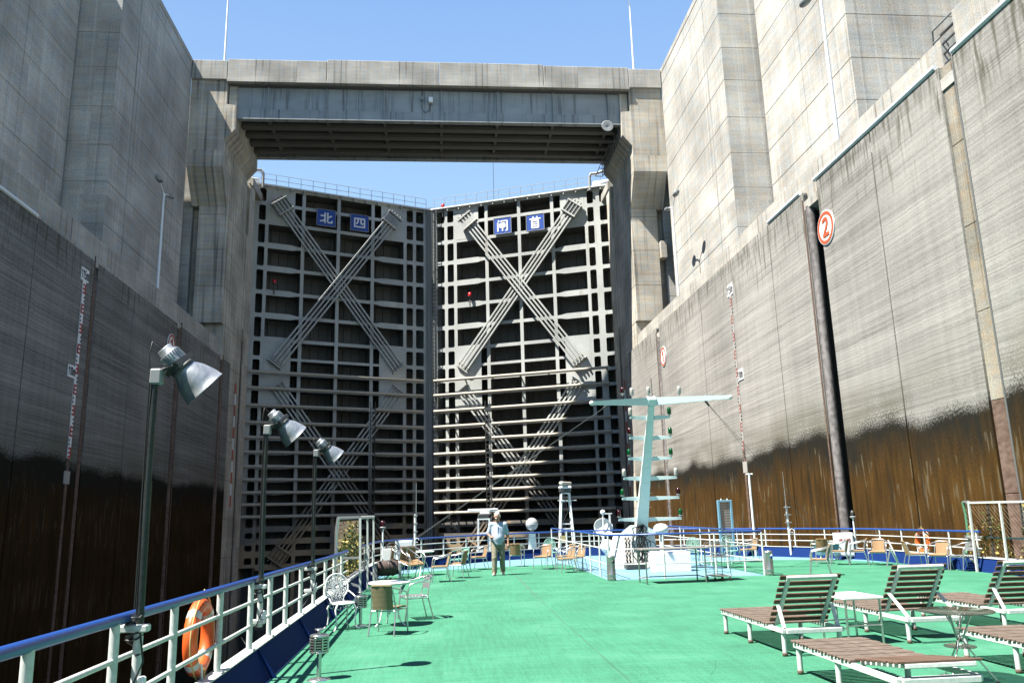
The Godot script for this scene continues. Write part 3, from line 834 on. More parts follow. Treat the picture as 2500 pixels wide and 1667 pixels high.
	for k in 15:
		b = mb(); b.ext(X.call(1.0 + k * 1.22) - 0.05, X.call(1.0 + k * 1.22) + 0.05, topy - 0.3, topy - 0.003, 0.01, 0.28); part("bracket", b, M.gate, g)
	for zr in [0.28, -D]:
		for k in 16:
			b = mb(); b.tube([Vector3(X.call(0.9 + k * 1.16), topy + 0.1, zr), Vector3(X.call(0.9 + k * 1.16), topy + 1.2, zr)], 0.026, 5); part("rail_post", b, M.grey_steel, g)
		for y in [0.62, 1.2]:
			b = mb(); b.tube([Vector3(X.call(0.9), topy + y, zr), Vector3(X.call(18.3), topy + y, zr)], 0.026, 5); part("rail_bar", b, M.grey_steel, g)
	# vent pipe and machine cover at the quoin end
	b = mb(); b.tube([Vector3(X.call(2.0), topy - 0.3, 0.25), Vector3(X.call(2.0), topy + 1.2, 0.2), Vector3(X.call(1.85), topy + 1.5, 0.2), Vector3(X.call(1.3), topy + 1.5, 0.1), Vector3(X.call(0.2), topy + 1.75, 0.1)], 0.15, 10); part("vent_pipe", b, M.grey_steel, g)
	b = mb(); b.cbox(Vector3(X.call(0.8), topy + 0.55, -1.2), Vector3(2.2, 0.8, 1.6), 0.1); part("machine_cover", b, M.pipe_white, g)
	# boards with one character each
	var ch := [["north", 8.05, 30.68], ["four", 11.35, 30.65]] if side < 0 else [["sluice", 11.0, 30.4], ["head", 7.62, 30.3]]
	for c in ch:
		var lab: String = {"north": "blue board with white character 北 on the shaded gate", "four": "blue board with white character 四 beside the meeting post", "sluice": "blue board with white character 闸 near the meeting post", "head": "blue board with white character 首 on the sunlit gate"}[c[0]]
		var s := thing("character_sign", lab, "sign", "character signs across the gates", g.transform * Transform3D(Basis.IDENTITY, Vector3(X.call(c[1]), gy(c[2]), 0.2)))
		b = mb(); b.cbox(Vector3.ZERO, Vector3(1.92, 1.78, 0.08), 0.02); part("board", b, M.sign_blue, s)
		b = mb()
		for e in [[0, 0.88, 1.96, 0.05], [0, -0.88, 1.96, 0.05], [0.95, 0, 0.05, 1.8], [-0.95, 0, 0.05, 1.8]]: b.box(Vector3(e[0], e[1], 0.01), Vector3(e[2], e[3], 0.12))
		part("frame", b, M.grey_steel, s)
		part("character", glyph(c[0], 1.25, 0.15), M.sign_white, s, Vector3(0, 0, 0.05))
		for e in [-0.6, 0.6]:
			b = mb(); b.ext(e - 0.05, e + 0.05, -0.8, 0.8, -0.19, -0.042); part("bracket", b, M.grey_steel, s)
	# red signal lanterns
	var sg := [[3.4, 23.6, 0.25, "small red signal lantern standing in a bay of the shaded gate"]] if side < 0 else [[14.55, 23.5, 0.25, "small red signal lantern standing in a bay of the sunlit gate"], [17.4, 33.3, 0.1, "red signal lantern on the gate top beside the meeting post"]]
	for c in sg:
		var s := thing("signal_lantern", c[3], "signal light", "red signal lanterns on the gates", g.transform * Transform3D(Basis.IDENTITY, Vector3(X.call(c[0]), gy(c[1]), c[2])))
		b = mb(); b.tube([Vector3(0, -1.1, 0), Vector3(0, 0.0, 0)], 0.06, 6); b.cbox(Vector3(0, -0.05, 0), Vector3(0.3, 0.1, 0.3), 0.02); b.tube([Vector3(-0.2, -0.6, 0), Vector3(0.2, -0.6, 0)], 0.05, 6); part("stand", b, M.dark_steel, s)
		b = mb(); b.lathe([Vector2(0.19, 0), Vector2(0.21, 0.2), Vector2(0.15, 0.36), Vector2(0, 0.42)], 12); part("lens", b, M.signal_red, s)

func strokes(name_: String) -> Array:   # lines of a character in a unit square, y down
	match name_:
		"north": return [[.04, .34, .40, .34], [.40, .06, .40, .95], [.0, .84, .40, .70], [.62, .06, .62, .86], [.62, .88, .96, .88], [.96, .92, .98, .70], [.62, .48, .96, .30]]
		"four": return [[.08, .14, .92, .14], [.08, .12, .08, .92], [.92, .12, .92, .92], [.08, .86, .92, .86], [.38, .16, .36, .45], [.36, .45, .22, .64], [.62, .16, .62, .58], [.62, .58, .84, .58]]
		"sluice": return [[.12, .02, .24, .14], [.10, .20, .10, 1.0], [.34, .10, .92, .10], [.92, .08, .92, .96], [.92, .96, .76, .94], [.30, .32, .72, .32], [.30, .30, .30, .66], [.72, .30, .72, .66], [.30, .48, .72, .48], [.30, .64, .72, .64], [.51, .32, .51, .98]]
		"head": return [[.30, .0, .38, .14], [.70, .0, .62, .14], [.02, .20, .98, .20], [.50, .20, .46, .36], [.22, .36, .78, .36], [.22, .34, .22, 1.0], [.78, .34, .78, 1.0], [.22, .57, .78, .57], [.22, .77, .78, .77], [.22, .97, .78, .97]]
		"quench": return [[.04, .10, .16, .22], [.0, .38, .14, .48], [.02, .95, .18, .62], [.62, .0, .62, .28], [.38, .06, .46, .24], [.86, .06, .78, .24], [.38, .36, .90, .36], [.38, .36, .36, 1.0], [.90, .36, .90, .98], [.38, .56, .90, .56], [.38, .74, .90, .74]]
		"fire": return [[.50, .02, .48, .45], [.48, .45, .06, .98], [.50, .45, .96, .98], [.16, .26, .26, .50], [.86, .22, .72, .46]]
		"plug": return [[.0, .28, .40, .28], [.20, .0, .20, 1.0], [.20, .34, .02, .66], [.22, .36, .38, .56], [.70, .0, .46, .36], [.70, .0, .98, .34], [.54, .44, .90, .44], [.72, .44, .72, .96], [.54, .68, .90, .68], [.44, .96, 1.0, .96]]
	return []

func glyph(name_: String, size: float, w: float, t := 0.03) -> MB:
	var b := mb()
	var i := 0
	for s in strokes(name_):
		var z := 0.0008 * i                            # strokes that cross stay in planes of their own
		b.bar(Vector3((s[0] - 0.5) * size, (0.5 - s[1]) * size, z), Vector3((s[2] - 0.5) * size, (0.5 - s[3]) * size, z), t, w, Vector3.BACK)
		i += 1
	return b

func text_mesh(txt: String, h: float, depth := 0.01) -> TextMesh:
	var t := TextMesh.new()
	var f := SystemFont.new()
	f.font_names = PackedStringArray(["Droid Sans"])
	f.font_weight = 700
	t.font = f; t.text = txt; t.font_size = 64; t.pixel_size = h / 46.0; t.depth = depth; t.curve_step = 2.0
	return t

func wall_marks() -> void:
	# numbers in rings painted boards on the chamber walls
	for c in [["2", RW - 0.03, 13.4, -31.75, -90.0, 0.74, "white disc with red ring and number 2 on the sunlit wall"], ["1", RW - 0.03, 13.2, -58.2, -90.0, 0.74, "white disc with red ring and number 1 on the sunlit wall beyond the mast"], ["1", LW + 0.03, 13.44, -54.2, 90.0, 0.74, "white disc with red ring and number 1 on the shaded wall"]]:
		var o := thing("number_disc", c[6], "sign", "berth numbers on the lock walls", Transform3D(Basis(Vector3.UP, deg_to_rad(c[4])), Vector3(c[1], c[2], c[3])))
		var b := mb(); b.lathe([Vector2(0.0, 0.02), Vector2(0.74, 0.02), Vector2(0.74, 0.02), Vector2(0.74, -0.03)], 36, Transform3D(Basis(Vector3.RIGHT, PI / 2), Vector3.ZERO)); part("disc", b, M.sign_white, o)
		b = mb(); b.lathe([Vector2(0.56, 0.034), Vector2(0.70, 0.034), Vector2(0.70, 0.034), Vector2(0.70, 0.02), Vector2(0.56, 0.02), Vector2(0.56, 0.034)], 36, Transform3D(Basis(Vector3.RIGHT, PI / 2), Vector3.ZERO)); part("ring", b, M.sign_red, o)
		part("number", text_mesh(c[0], 0.82, 0.02), M.sign_red, o, Vector3(0, 0.0, 0.035))
	# water gauges: a white strip with red bars, metre by metre
	for c in [[RW - 0.02, -43.6, -90.0, 1.0, "white water gauge with red bars on the sunlit wall"], [LW + 0.02, -40.75, 90.0, -1.0, "white water gauge with red bars on the shaded wall, marked 115m and 110m"]]:
		var o := thing("water_gauge", c[4], "gauge", "water gauges on the lock walls", Transform3D(Basis(Vector3.UP, deg_to_rad(c[2])), Vector3(c[0], 0, c[1])))
		var b := mb(); b.ext(-0.15, 0.15, 5.0, 13.75, -0.02, 0.012); part("strip", b, M.sign_white if c[3] < 0 else M.gauge_worn, o)
		b = mb(); b.ext(-0.14, 0.12, -6.0, 4.99, -0.02, 0.008); part("worn_strip", b, M.rust, o)
		b = mb(); b.ext(-0.42, 0.42, 13.75, 14.4, -0.02, 0.014); part("plate", b, M.sign_white, o)
		part("height_text", text_mesh("115m", 0.46, 0.01), M.ink_black, o, Transform3D(Basis.from_scale(Vector3(0.52, 1, 1)), Vector3(0, 14.07, 0.022)))
		b = mb(); var px: float = 0.5 * c[3] * -1.0 if c[3] < 0 else 0.5
		if c[3] < 0: px = -0.5
		b.ext(px - 0.4, px + 0.4, 8.8, 9.4, -0.02, 0.016); part("plate", b, M.sign_white, o)
		part("height_text", text_mesh("110m", 0.42, 0.01), M.ink_black, o, Transform3D(Basis.from_scale(Vector3(0.52, 1, 1)), Vector3(px, 9.1, 0.024)))
		b = mb(); b.ext(-0.3, 0.3, 3.8, 4.4, -0.02, 0.014); part("plate", b, M.gauge_worn, o)
		for k in 9:
			var y := 13.6 - k * 1.01
			b = mb()
			var w := 0.1 if k % 2 == 0 else -0.1
			b.ext(-0.14, 0.14, y - 0.1, y, 0.0, 0.02); b.ext(w - 0.05, w + 0.05, y - 0.5, y - 0.1, 0.0, 0.02)
			b.ext(-0.14, 0.14, y - 0.3, y - 0.2, 0.0, 0.018); b.ext(-0.14, 0.14, y - 0.5, y - 0.4, 0.0, 0.019)
			part("metre_mark", b, M.ink_red if c[3] < 0 else M.gauge_red, o)
			for q in 2:
				b = mb(); b.ext(w - 0.05, w + 0.05, y - 0.72 - q * 0.2, y - 0.62 - q * 0.2, 0.0, 0.02); part("tick", b, M.ink_black, o)
	for sd in [-1.0, 1.0]:
		var o := thing("striped_gauge", ("narrow red and white striped staff on the shaded pier beside the gate" if sd < 0 else "narrow red and white striped staff on the dark face right of the gate"), "gauge", "striped staffs beside the gates", Transform3D(Basis.IDENTITY, Vector3(XC + sd * 17.08, 0, -71.45 if sd < 0 else -72.0)))
		for k in 11:
			var b := mb(); b.ext(-0.03, 0.03, 3.4 + k * 0.95, 4.34 + k * 0.95, -0.12, 0.12); part("stripe", b, M.sign_red if k % 2 == 0 else M.sign_white, o)

func lamp_post(label: String, p: Vector3, h: float, arms: Array, sc := 1.0) -> void:   # arms: [dx, dy, dz]
	var o := thing("lamp_post", label, "lamp post", "slender lamp posts on the lock walls", Transform3D(Basis.IDENTITY, p))
	var b := mb(); b.tube([Vector3(0, 0, 0), Vector3(0, h * 0.5, 0), Vector3(0, h, 0)], [0.10, 0.085, 0.06], 8); part("pole", b, M.pipe_white, o)
	for a in arms:
		var e := Vector3(a[0], h + a[1], a[2])
		b = mb(); b.tube([Vector3(0, h - 0.25, 0), Vector3(a[0] * 0.25, h + a[1] * 0.2, a[2] * 0.25), Vector3(a[0] * 0.8, h + a[1] * 0.85, a[2] * 0.8)], 0.04, 6); part("arm", b, M.pipe_white, o)
		var d := Vector3(a[0], a[1] * 0.4, a[2]).normalized()
		b = mb()
		var bb := Basis.looking_at(d, Vector3.UP)
		b.ball(e, 0.5, 12, Vector3(0.46, 0.26, 1.0), bb)
		part("lamp_head", b, M.grey_steel, o)

func lock() -> void:
	# ground, water and the far chamber
	var b := mb()
	b.quad(Vector3(-900, -14, 900), Vector3(900, -14, 900), Vector3(900, -14, -900), Vector3(-900, -14, -900), Vector3.UP)
	struct("ground", b, M.ground)
	for s in [-1.0, 1.0]:
		b = mb(); b.ext(XC + s * 24.0, XC + s * 260.0, -13.9, 14.6, 60, -300); struct("terrain_bank", b, M.ground)
	b = mb()
	b.quad(Vector3(LW, -7.5, 60), Vector3(RW, -7.5, 60), Vector3(RW, -7.5, -84), Vector3(LW, -7.5, -84), Vector3.UP)
	struct("water", b, M.water)
	for s in [1.0, -1.0]:
		lock_wall(s)
		towers(s)
		pier(s)
		gate_leaf(s)
	bridge()
	wall_marks()
	# water leaking between the gates
	b = mb()
	for k in 200:
		var t := rng.randf()
		var q := Vector3(0.1 + t * 1.3 + rng.randf_range(-0.12, 0.12) * (1 + t * 2), 4.2 - t * t * 5.5 + rng.randf_range(-0.2, 0.2), -83.7 + t * 1.2 + rng.randf_range(-0.2, 0.2))
		b.ball(q, rng.randf_range(0.01, 0.024), 4)
	var sp := part("water_spray", b, M.sign_white, self)
	sp.set_meta("kind", "stuff")
	tag(sp, "spray of white water leaking at the meeting post of the gates", "water")
	lamp_post("double headed lamp post on the shaded wall, in front of the tower", Vector3(-18.75, 15.3, -54.0), 8.7, [[0.0, 0.55, 1.15], [0.0, 0.3, -1.3]])
	lamp_post("double headed lamp post on the sunlit wall near the bridge", Vector3(17.4, 15.3, -56.7), 9.1, [[0.0, 0.55, 1.2], [0.0, 0.3, -1.3]])
	lamp_post("tall white lamp post on the sunlit wall, head cut by the picture top", Vector3(16.95, 15.3, -31.0), 9.2, [[0.0, 0.2, -1.35], [0.1, 0.5, 1.2]])
	lamp_post("thin lamp post rising from the left end of the bridge", Vector3(-18.6, 39.0, -66.0), 11.5, [[0.3, 0.5, 1.2]])
	lamp_post("thin lamp post rising from the right end of the bridge", Vector3(17.6, 39.0, -66.0), 9.0, [[-0.4, 0.35, 0.9]])
	var o := thing("rod_antenna", "thin rod aerial rising behind the sunlit gate", "antenna", "", Transform3D(Basis.IDENTITY, Vector3(6.0, 34.0, -86.0)))
	b = mb(); b.tube([Vector3.ZERO, Vector3(0, 9, 0)], 0.03, 5); part("rod", b, M.dark_steel, o)
	b = mb(); b.cbox(Vector3(0, 0.1, 0), Vector3(0.5, 0.2, 0.5), 0.03); part("base", b, M.grey_steel, o)

# ---------------------------------------------------------------- a body as one surface: bones with radii, joined smoothly, meshed as surface nets
func flesh(bones: Array, cell: float, k: float, cut := []) -> MB:    # bone: [a, b, ra, rb]; cut: [point, normal] planes that trim cloth
	var lo := Vector3(9, 9, 9); var hi := Vector3(-9, -9, -9)
	for e in bones:
		var r := maxf(e[2], e[3]) + cell * 3.0
		for p in [e[0], e[1]]:
			lo = lo.min(p - Vector3.ONE * r); hi = hi.max(p + Vector3.ONE * r)
	var nx := int((hi.x - lo.x) / cell) + 2; var ny := int((hi.y - lo.y) / cell) + 2; var nz := int((hi.z - lo.z) / cell) + 2
	var f := PackedFloat32Array(); f.resize(nx * ny * nz); f.fill(0.3)
	for e in bones:
		var a: Vector3 = e[0]; var b: Vector3 = e[1]; var ra: float = e[2]; var rb: float = e[3]
		var m := maxf(ra, rb) + k + cell * 2.0
		var l: Vector3 = ((a.min(b) - Vector3.ONE * m) - lo) / cell; var h: Vector3 = ((a.max(b) + Vector3.ONE * m) - lo) / cell
		var d := b - a; var dd := maxf(d.length_squared(), 1e-9)
		for z in range(maxi(int(l.z), 0), mini(int(h.z) + 1, nz)):
			for y in range(maxi(int(l.y), 0), mini(int(h.y) + 1, ny)):
				for x in range(maxi(int(l.x), 0), mini(int(h.x) + 1, nx)):
					var p := lo + Vector3(x, y, z) * cell
					var t := clampf((p - a).dot(d) / dd, 0.0, 1.0)
					var v := p.distance_to(a + d * t) - lerpf(ra, rb, t)
					var i := (z * ny + y) * nx + x
					var o := f[i]
					var q := maxf(k - absf(o - v), 0.0)
					f[i] = minf(o, v) - q * q * 0.25 / k
	for c in cut:
		for z in nz:
			for y in ny:
				for x in nx:
					var i := (z * ny + y) * nx + x
					f[i] = maxf(f[i], (lo + Vector3(x, y, z) * cell - c[0]).dot(c[1]))
	var out := mb()
	var id := {}
	for z in nz - 1:
		for y in ny - 1:
			for x in nx - 1:
				var i := (z * ny + y) * nx + x
				var s := 0
				for q in 8:
					if f[i + (q & 1) + ((q >> 1) & 1) * nx + ((q >> 2) & 1) * nx * ny] < 0.0: s |= 1 << q
				if s == 0 or s == 255: continue
				var sum := Vector3.ZERO; var cnt := 0
				for q in 8:
					for ax in 3:
						if (q >> ax) & 1: continue
						var w := q | (1 << ax)
						if ((s >> q) & 1) == ((s >> w) & 1): continue
						var fa := f[i + (q & 1) + ((q >> 1) & 1) * nx + ((q >> 2) & 1) * nx * ny]
						var fb := f[i + (w & 1) + ((w >> 1) & 1) * nx + ((w >> 2) & 1) * nx * ny]
						var pa := Vector3(q & 1, (q >> 1) & 1, (q >> 2) & 1)
						pa[ax] += fa / (fa - fb)
						sum += pa; cnt += 1
				var g := Vector3(f[i + 1] - f[i] + f[i + 1 + nx] - f[i + nx], f[i + nx] - f[i] + f[i + nx + 1] - f[i + 1], f[i + nx * ny] - f[i] + f[i + nx * ny + 1] - f[i + 1]).normalized()
				id[i] = out.put(lo + (Vector3(x, y, z) + sum / cnt) * cell, g, Vector2(x, -y) * cell)
	for key in id:
		var i: int = key
		var x := i % nx; var y := (i / nx) % ny; var z := i / (nx * ny)
		for ax in 3:
			var st: int = [1, nx, nx * ny][ax]; var s1: int = [nx, nx * ny, 1][ax]; var s2: int = [nx * ny, 1, nx][ax]
			if [y, z, x][ax] == 0 or [z, x, y][ax] == 0: continue
			if (f[i] < 0.0) == (f[i + st] < 0.0): continue
			if not (id.has(i - s1) and id.has(i - s2) and id.has(i - s1 - s2)): continue
			out.face(id[i], id[i - s1], id[i - s1 - s2])
			out.face(id[i], id[i - s1 - s2], id[i - s2])
	return out

func V(x: float, y: float, z: float) -> Vector3: return Vector3(x, y, z)

func person() -> void:
	var o := thing("person", "elderly man with grey hair, pale blue shirt and khaki trousers walking on green carpet", "person", "", deck(1.68, -25.5, -6) * Transform3D(Basis.from_scale(Vector3.ONE * 1.035), Vector3.ZERO))
	var skin := sm(0.42, 0.22, 0.15, 0.6)
	var hair := sm(0.62, 0.60, 0.56, 0.8)
	var shirt := textured(streak_texture(64, 128, 301, Vector3(0.42, 0.51, 0.68), Vector3(0.54, 0.62, 0.76), 0.12, 1), 0.3, 0.3, 0.85)
	var khaki := textured(streak_texture(64, 128, 303, Vector3(0.24, 0.225, 0.165), Vector3(0.33, 0.31, 0.24), 0.06, 1), 0.4, 0.4, 0.9)
	var shoe := sm(0.62, 0.58, 0.54, 0.6)
	var hipR := V(-.095, .93, 0); var kneeR := V(-.11, .50, .12); var ankR := V(-.12, .085, .13)
	var hipL := V(.095, .93, 0); var kneeL := V(.105, .50, .03); var ankL := V(.115, .105, -.17)
	var shR := V(-.195, 1.44, -.01); var elR := V(-.285, 1.17, -.03); var wrR := V(-.20, 1.09, .19)
	var shL := V(.195, 1.44, -.01); var elL := V(.275, 1.15, -.05); var wrL := V(.295, .90, .04)
	var chest := V(0, 1.31, -.01); var belly := V(0, 1.06, .035); var neck := V(-.005, 1.52, .0)
	var bones := [[V(0, .95, 0), belly, .12, .13], [belly, chest, .13, .12], [shR, shL, .075, .075], [chest, neck, .10, .055], [neck, V(-.012, 1.60, .035), .055, .06],
		[hipR, kneeR, .085, .058], [kneeR, ankR, .056, .042], [hipL, kneeL, .085, .058], [kneeL, ankL, .056, .042],
		[ankR, V(-.14, .05, .27), .042, .03], [ankL, V(.13, .04, -.04), .042, .03],
		[shR, elR, .055, .042], [elR, wrR, .042, .028], [shL, elL, .055, .042], [elL, wrL, .042, .028]]
	var b := flesh(bones, 0.014, 0.035)
	# head with brow, nose, chin and ears, turned down to its right
	var H := Transform3D(Basis.from_euler(Vector3(0.34, -0.28, 0.0)), V(-.012, 1.64, .035))
	var hb := []
	for q in [[V(0, .06, -.03), V(0, .05, .02), .088, .082], [V(0, -.02, .02), V(0, -.07, .055), .066, .036], [V(0, .035, .085), V(0, -.012, .108), .012, .016],
		[V(-.03, .045, .082), V(.03, .045, .082), .018, .018], [V(-.025, -.045, .085), V(.025, -.045, .085), .011, .011], [V(-.022, -.058, .083), V(.022, -.058, .083), .011, .011],
		[V(-.083, .02, -.005), V(-.088, -.015, .0), .016, .013], [V(.083, .02, -.005), V(.088, -.015, .0), .016, .013], [V(0, -.05, -.02), V(0, -.13, -.045), .055, .055]]:
		hb.append([H * q[0], H * q[1], q[2], q[3]])
	var hm := flesh(hb, 0.006, 0.022)
	# hands: palm, four fingers and a thumb each
	var hands := []
	for s in [[wrR, Basis.from_euler(Vector3(-0.1, 0.55, 0.3)), 0.85], [wrL, Basis.from_euler(Vector3(1.35, 0.2, 0.0)), 0.35]]:
		var hx := Transform3D(s[1], s[0])
		var sd := 1.0 if s[0].x < 0 else -1.0
		var l := [[V(0, 0, 0), V(0, 0, .07), .026, .030], [V(-.02, 0, .06), V(.02, 0, .06), .022, .022]]
		for k in 4:
			var len_: float = [.062, .072, .066, .05][k]
			var x := (-.03 + k * .02) * sd
			var p0 := V(x, 0, .075); var c: float = s[2]
			var p1 := p0 + V(0, -sin(c * .5), cos(c * .5)) * len_ * .5
			var p2 := p1 + V(0, -sin(c * 1.3), cos(c * 1.3)) * len_ * .5
			l.append([p0, p1, .010, .0095]); l.append([p1, p2, .0095, .008])
		l.append([V(-.025 * sd, 0, .02), V(-.05 * sd, -.02, .055), .013, .011]); l.append([V(-.05 * sd, -.02, .055), V(-.042 * sd, -.045, .08), .011, .009])
		var w := []
		for q in l: w.append([hx * q[0], hx * q[1], q[2], q[3]])
		hands.append(flesh(w, 0.005, 0.008))
	for extra in [hm, hands[0], hands[1]]:
		var base := b.v.size()
		b.v.append_array(extra.v); b.n.append_array(extra.n); b.uv.append_array(extra.uv)
		for q in extra.ix: b.ix.append(q + base)
	part("body", b, skin, o)
	# clothes follow the body
	var sb := [[V(0, .90, .005), belly, .155, .158], [belly, chest, .158, .142], [shR, shL, .076, .076], [chest, V(-.003, 1.47, -.01), .115, .075],
		[shR, shR.lerp(elR, 0.86), .070, .066], [shL, shL.lerp(elL, 0.86), .070, .066], [V(-.10, 1.0, .03), V(-.12, 1.34, 0), .08, .085], [V(.10, 1.0, .03), V(.12, 1.34, 0), .08, .085]]
	part("shirt", flesh(sb, 0.013, 0.04, [[V(0, .865, 0), Vector3.DOWN], [V(0, 1.545, .02), V(0, .93, .35).normalized()]]), shirt, o)
	var tb := [[V(0, .95, .0), V(0, .86, .0), .13, .13], [hipR, kneeR, .107, .083], [kneeR, ankR + V(0, .03, -.01), .083, .075], [hipL, kneeL, .107, .083], [kneeL, ankL + V(0, .03, -.01), .083, .075], [hipR, hipL, .105, .105]]
	part("trousers", flesh(tb, 0.013, 0.022), khaki, o)
	for s in [[ankR, V(-.145, .042, .29), "shoe"], [ankL, V(.14, .042, -.01), "shoe"]]:
		part("shoe", flesh([[s[0] - V(0, .02, .02), s[0] - V(0, .055, .03), .05, .048], [s[0] - V(0, .05, .05), s[1], .045, .036]], 0.011, 0.02, [[V(0, .004, 0), Vector3.DOWN]]), shoe, o)
	var hr := []
	for q in [[V(0, .085, -.035), V(0, .09, .015), .083, .066], [V(0, .03, -.06), V(0, -.02, -.06), .06, .05], [V(-.07, .05, -.01), V(-.072, .01, -.025), .03, .022], [V(.07, .05, -.01), V(.072, .01, -.025), .03, .022]]:
		hr.append([H * q[0], H * q[1], q[2], q[3]])
	part("hair", flesh(hr, 0.007, 0.02), hair, o)
	b = mb()
	for s in [-1.0, 1.0]:
		var pts := []
		for k in 12: pts.append(H * (V(s * .033 + cos(TAU * k / 12) * .023, .022 + sin(TAU * k / 12) * .019, .106)))
		b.tube(pts, 0.003, 5, false, true)
		b.tube([H * V(s * .056, .026, .104), H * V(s * .087, .022, .0)], 0.003, 5)
	b.tube([H * V(-.01, .024, .108), H * V(.01, .024, .108)], 0.003, 5)
	part("glasses", b, M.chrome, o)
	b = mb(); b.cbox(V(-.185, 1.075, .285), V(.06, .014, .10), .004, Basis.from_euler(Vector3(0, 0.5, 0.2))); part("phone", b, M.black, o)
	b = mb(); b.bar(V(-.004, .89, .166), V(-.004, 1.05, .196), .012, .025, Vector3.RIGHT); b.bar(V(-.004, 1.05, .196), V(-.004, 1.42, .128), .012, .025, Vector3.RIGHT); part("button_strip", b, shirt, o)

# ---------------------------------------------------------------- deck, bulwark, rails
var bow := [V(-2.2, 0, -27.5), V(-1.9, 0, -28.9), V(-0.3, 0, -31.0), V(1.64, 0, -33.0), V(4.2, 0, -34.5), V(6.1, 0, -34.9), V(8.2, 0, -34.6), V(9.9, 0, -33.9), V(11.9, 0, -31.4), V(13.3, 0, -29.4), V(14.3, 0, -27.5), V(14.4, 0, -26.0)]

func rail_top(z: float) -> float: return 1.21 + (z + 4.93) * 0.0129 if z > -17.0 else lerpf(1.054, 1.0, clampf((-17.0 - z) / 10.0, 0, 1))

func railing(label: String, path: Array, posts: Array, pr := 0.028, h0 := 0.36, topf := true, cap := true) -> Node3D:
	var o := thing("deck_railing", label, "railing", "blue and white deck railings", SHIP)
	var top := []; var m1 := []; var m2 := []
	for p in path:
		var t: float = rail_top(p.z) if topf else 1.17
		top.append(p + V(0, t, 0)); m1.append(p + V(0, lerpf(h0, t, .68), 0)); m2.append(p + V(0, lerpf(h0, t, .34), 0))
	var b := mb(); b.tube(top, pr * 1.15 if cap else pr, 10); part("top_rail", b, M.rail_blue, o)
	for mm in [m1, m2]:
		b = mb(); b.tube(mm, pr * 0.62, 8); part("middle_rail", b, M.white_rail, o)
	for p in posts:
		var t: float = rail_top(p.z) if topf else 1.17
		b = mb(); b.tube([p + V(0, h0 - 0.01, 0), p + V(0, t - pr * .6, 0)], pr, 10); part("post", b, M.white_rail, o)
		if cap:
			b = mb(); b.cbox(p + V(0, h0 + .008, 0), V(.12, .014, .12), .003); part("foot_plate", b, M.white_rail, o)
	return o

func along(path: Array, step: float) -> Array:
	var out := []
	var left := step * 0.5
	for i in path.size() - 1:
		var a: Vector3 = path[i]; var e: Vector3 = path[i + 1]
		var L := a.distance_to(e); var d := left
		while d < L:
			out.append(a.lerp(e, d / L)); d += step
		left = d - L
	return out

func bulwark(path: Array, o: Node3D) -> void:
	var mid := V(6.1, 0, -14)
	for i in path.size() - 1:
		var a: Vector3 = path[i]; var e: Vector3 = path[i + 1]
		var s := (e - a).normalized().cross(Vector3.UP)
		if s.dot(mid - a) < 0: s = -s
		var b := mb()
		var A := [a + s * .22 + V(0, -.05, 0), a + s * .04 + V(0, .34, 0), a - s * .06 + V(0, .34, 0), a - s * .02 + V(0, -2.5, 0)]
		var E := [e + s * .22 + V(0, -.05, 0), e + s * .04 + V(0, .34, 0), e - s * .06 + V(0, .34, 0), e - s * .02 + V(0, -2.5, 0)]
		b.quad(A[0], E[0], E[1], A[1], s); b.quad(A[1], E[1], E[2], A[2], Vector3.UP); b.quad(A[2], E[2], E[3], A[3], -s)
		b.quad(A[0], A[1], A[2], A[3], a - e); b.quad(E[0], E[1], E[2], E[3], e - a)
		part("bulwark_plate", b, M.navy, o)
		b = mb(); b.bar(a - s * .01 + V(0, .353, 0), e - s * .01 + V(0, .353, 0), .016, .15, Vector3.UP, .004); part("cap_strip", b, M.white_rail, o)
		var n := int(a.distance_to(e) / 2.6)
		for k in n:
			var p := a.lerp(e, (k + .5) / n)
			b = mb()
			b.prism(PackedVector2Array([Vector2(.04, .33), Vector2(.22, 0), Vector2(.30, 0), Vector2(.07, .33)]), .012, Transform3D(Basis(s, Vector3.UP, s.cross(Vector3.UP)), p))
			part("bulwark_bracket", b, M.navy, o)

func sheet(called: String, poly: Array, y: float, m: Material) -> void:
	var pv := PackedVector2Array()
	for p in poly: pv.append(Vector2(p[0], p[1]))
	var t := Geometry2D.triangulate_polygon(pv)
	var b := mb()
	for k in range(0, t.size(), 3):
		b.tri(V(pv[t[k]].x, y, pv[t[k]].y), V(pv[t[k + 1]].x, y, pv[t[k + 1]].y), V(pv[t[k + 2]].x, y, pv[t[k + 2]].y), Vector3.UP)
	var o := struct(called, b, m)
	o.transform = SHIP

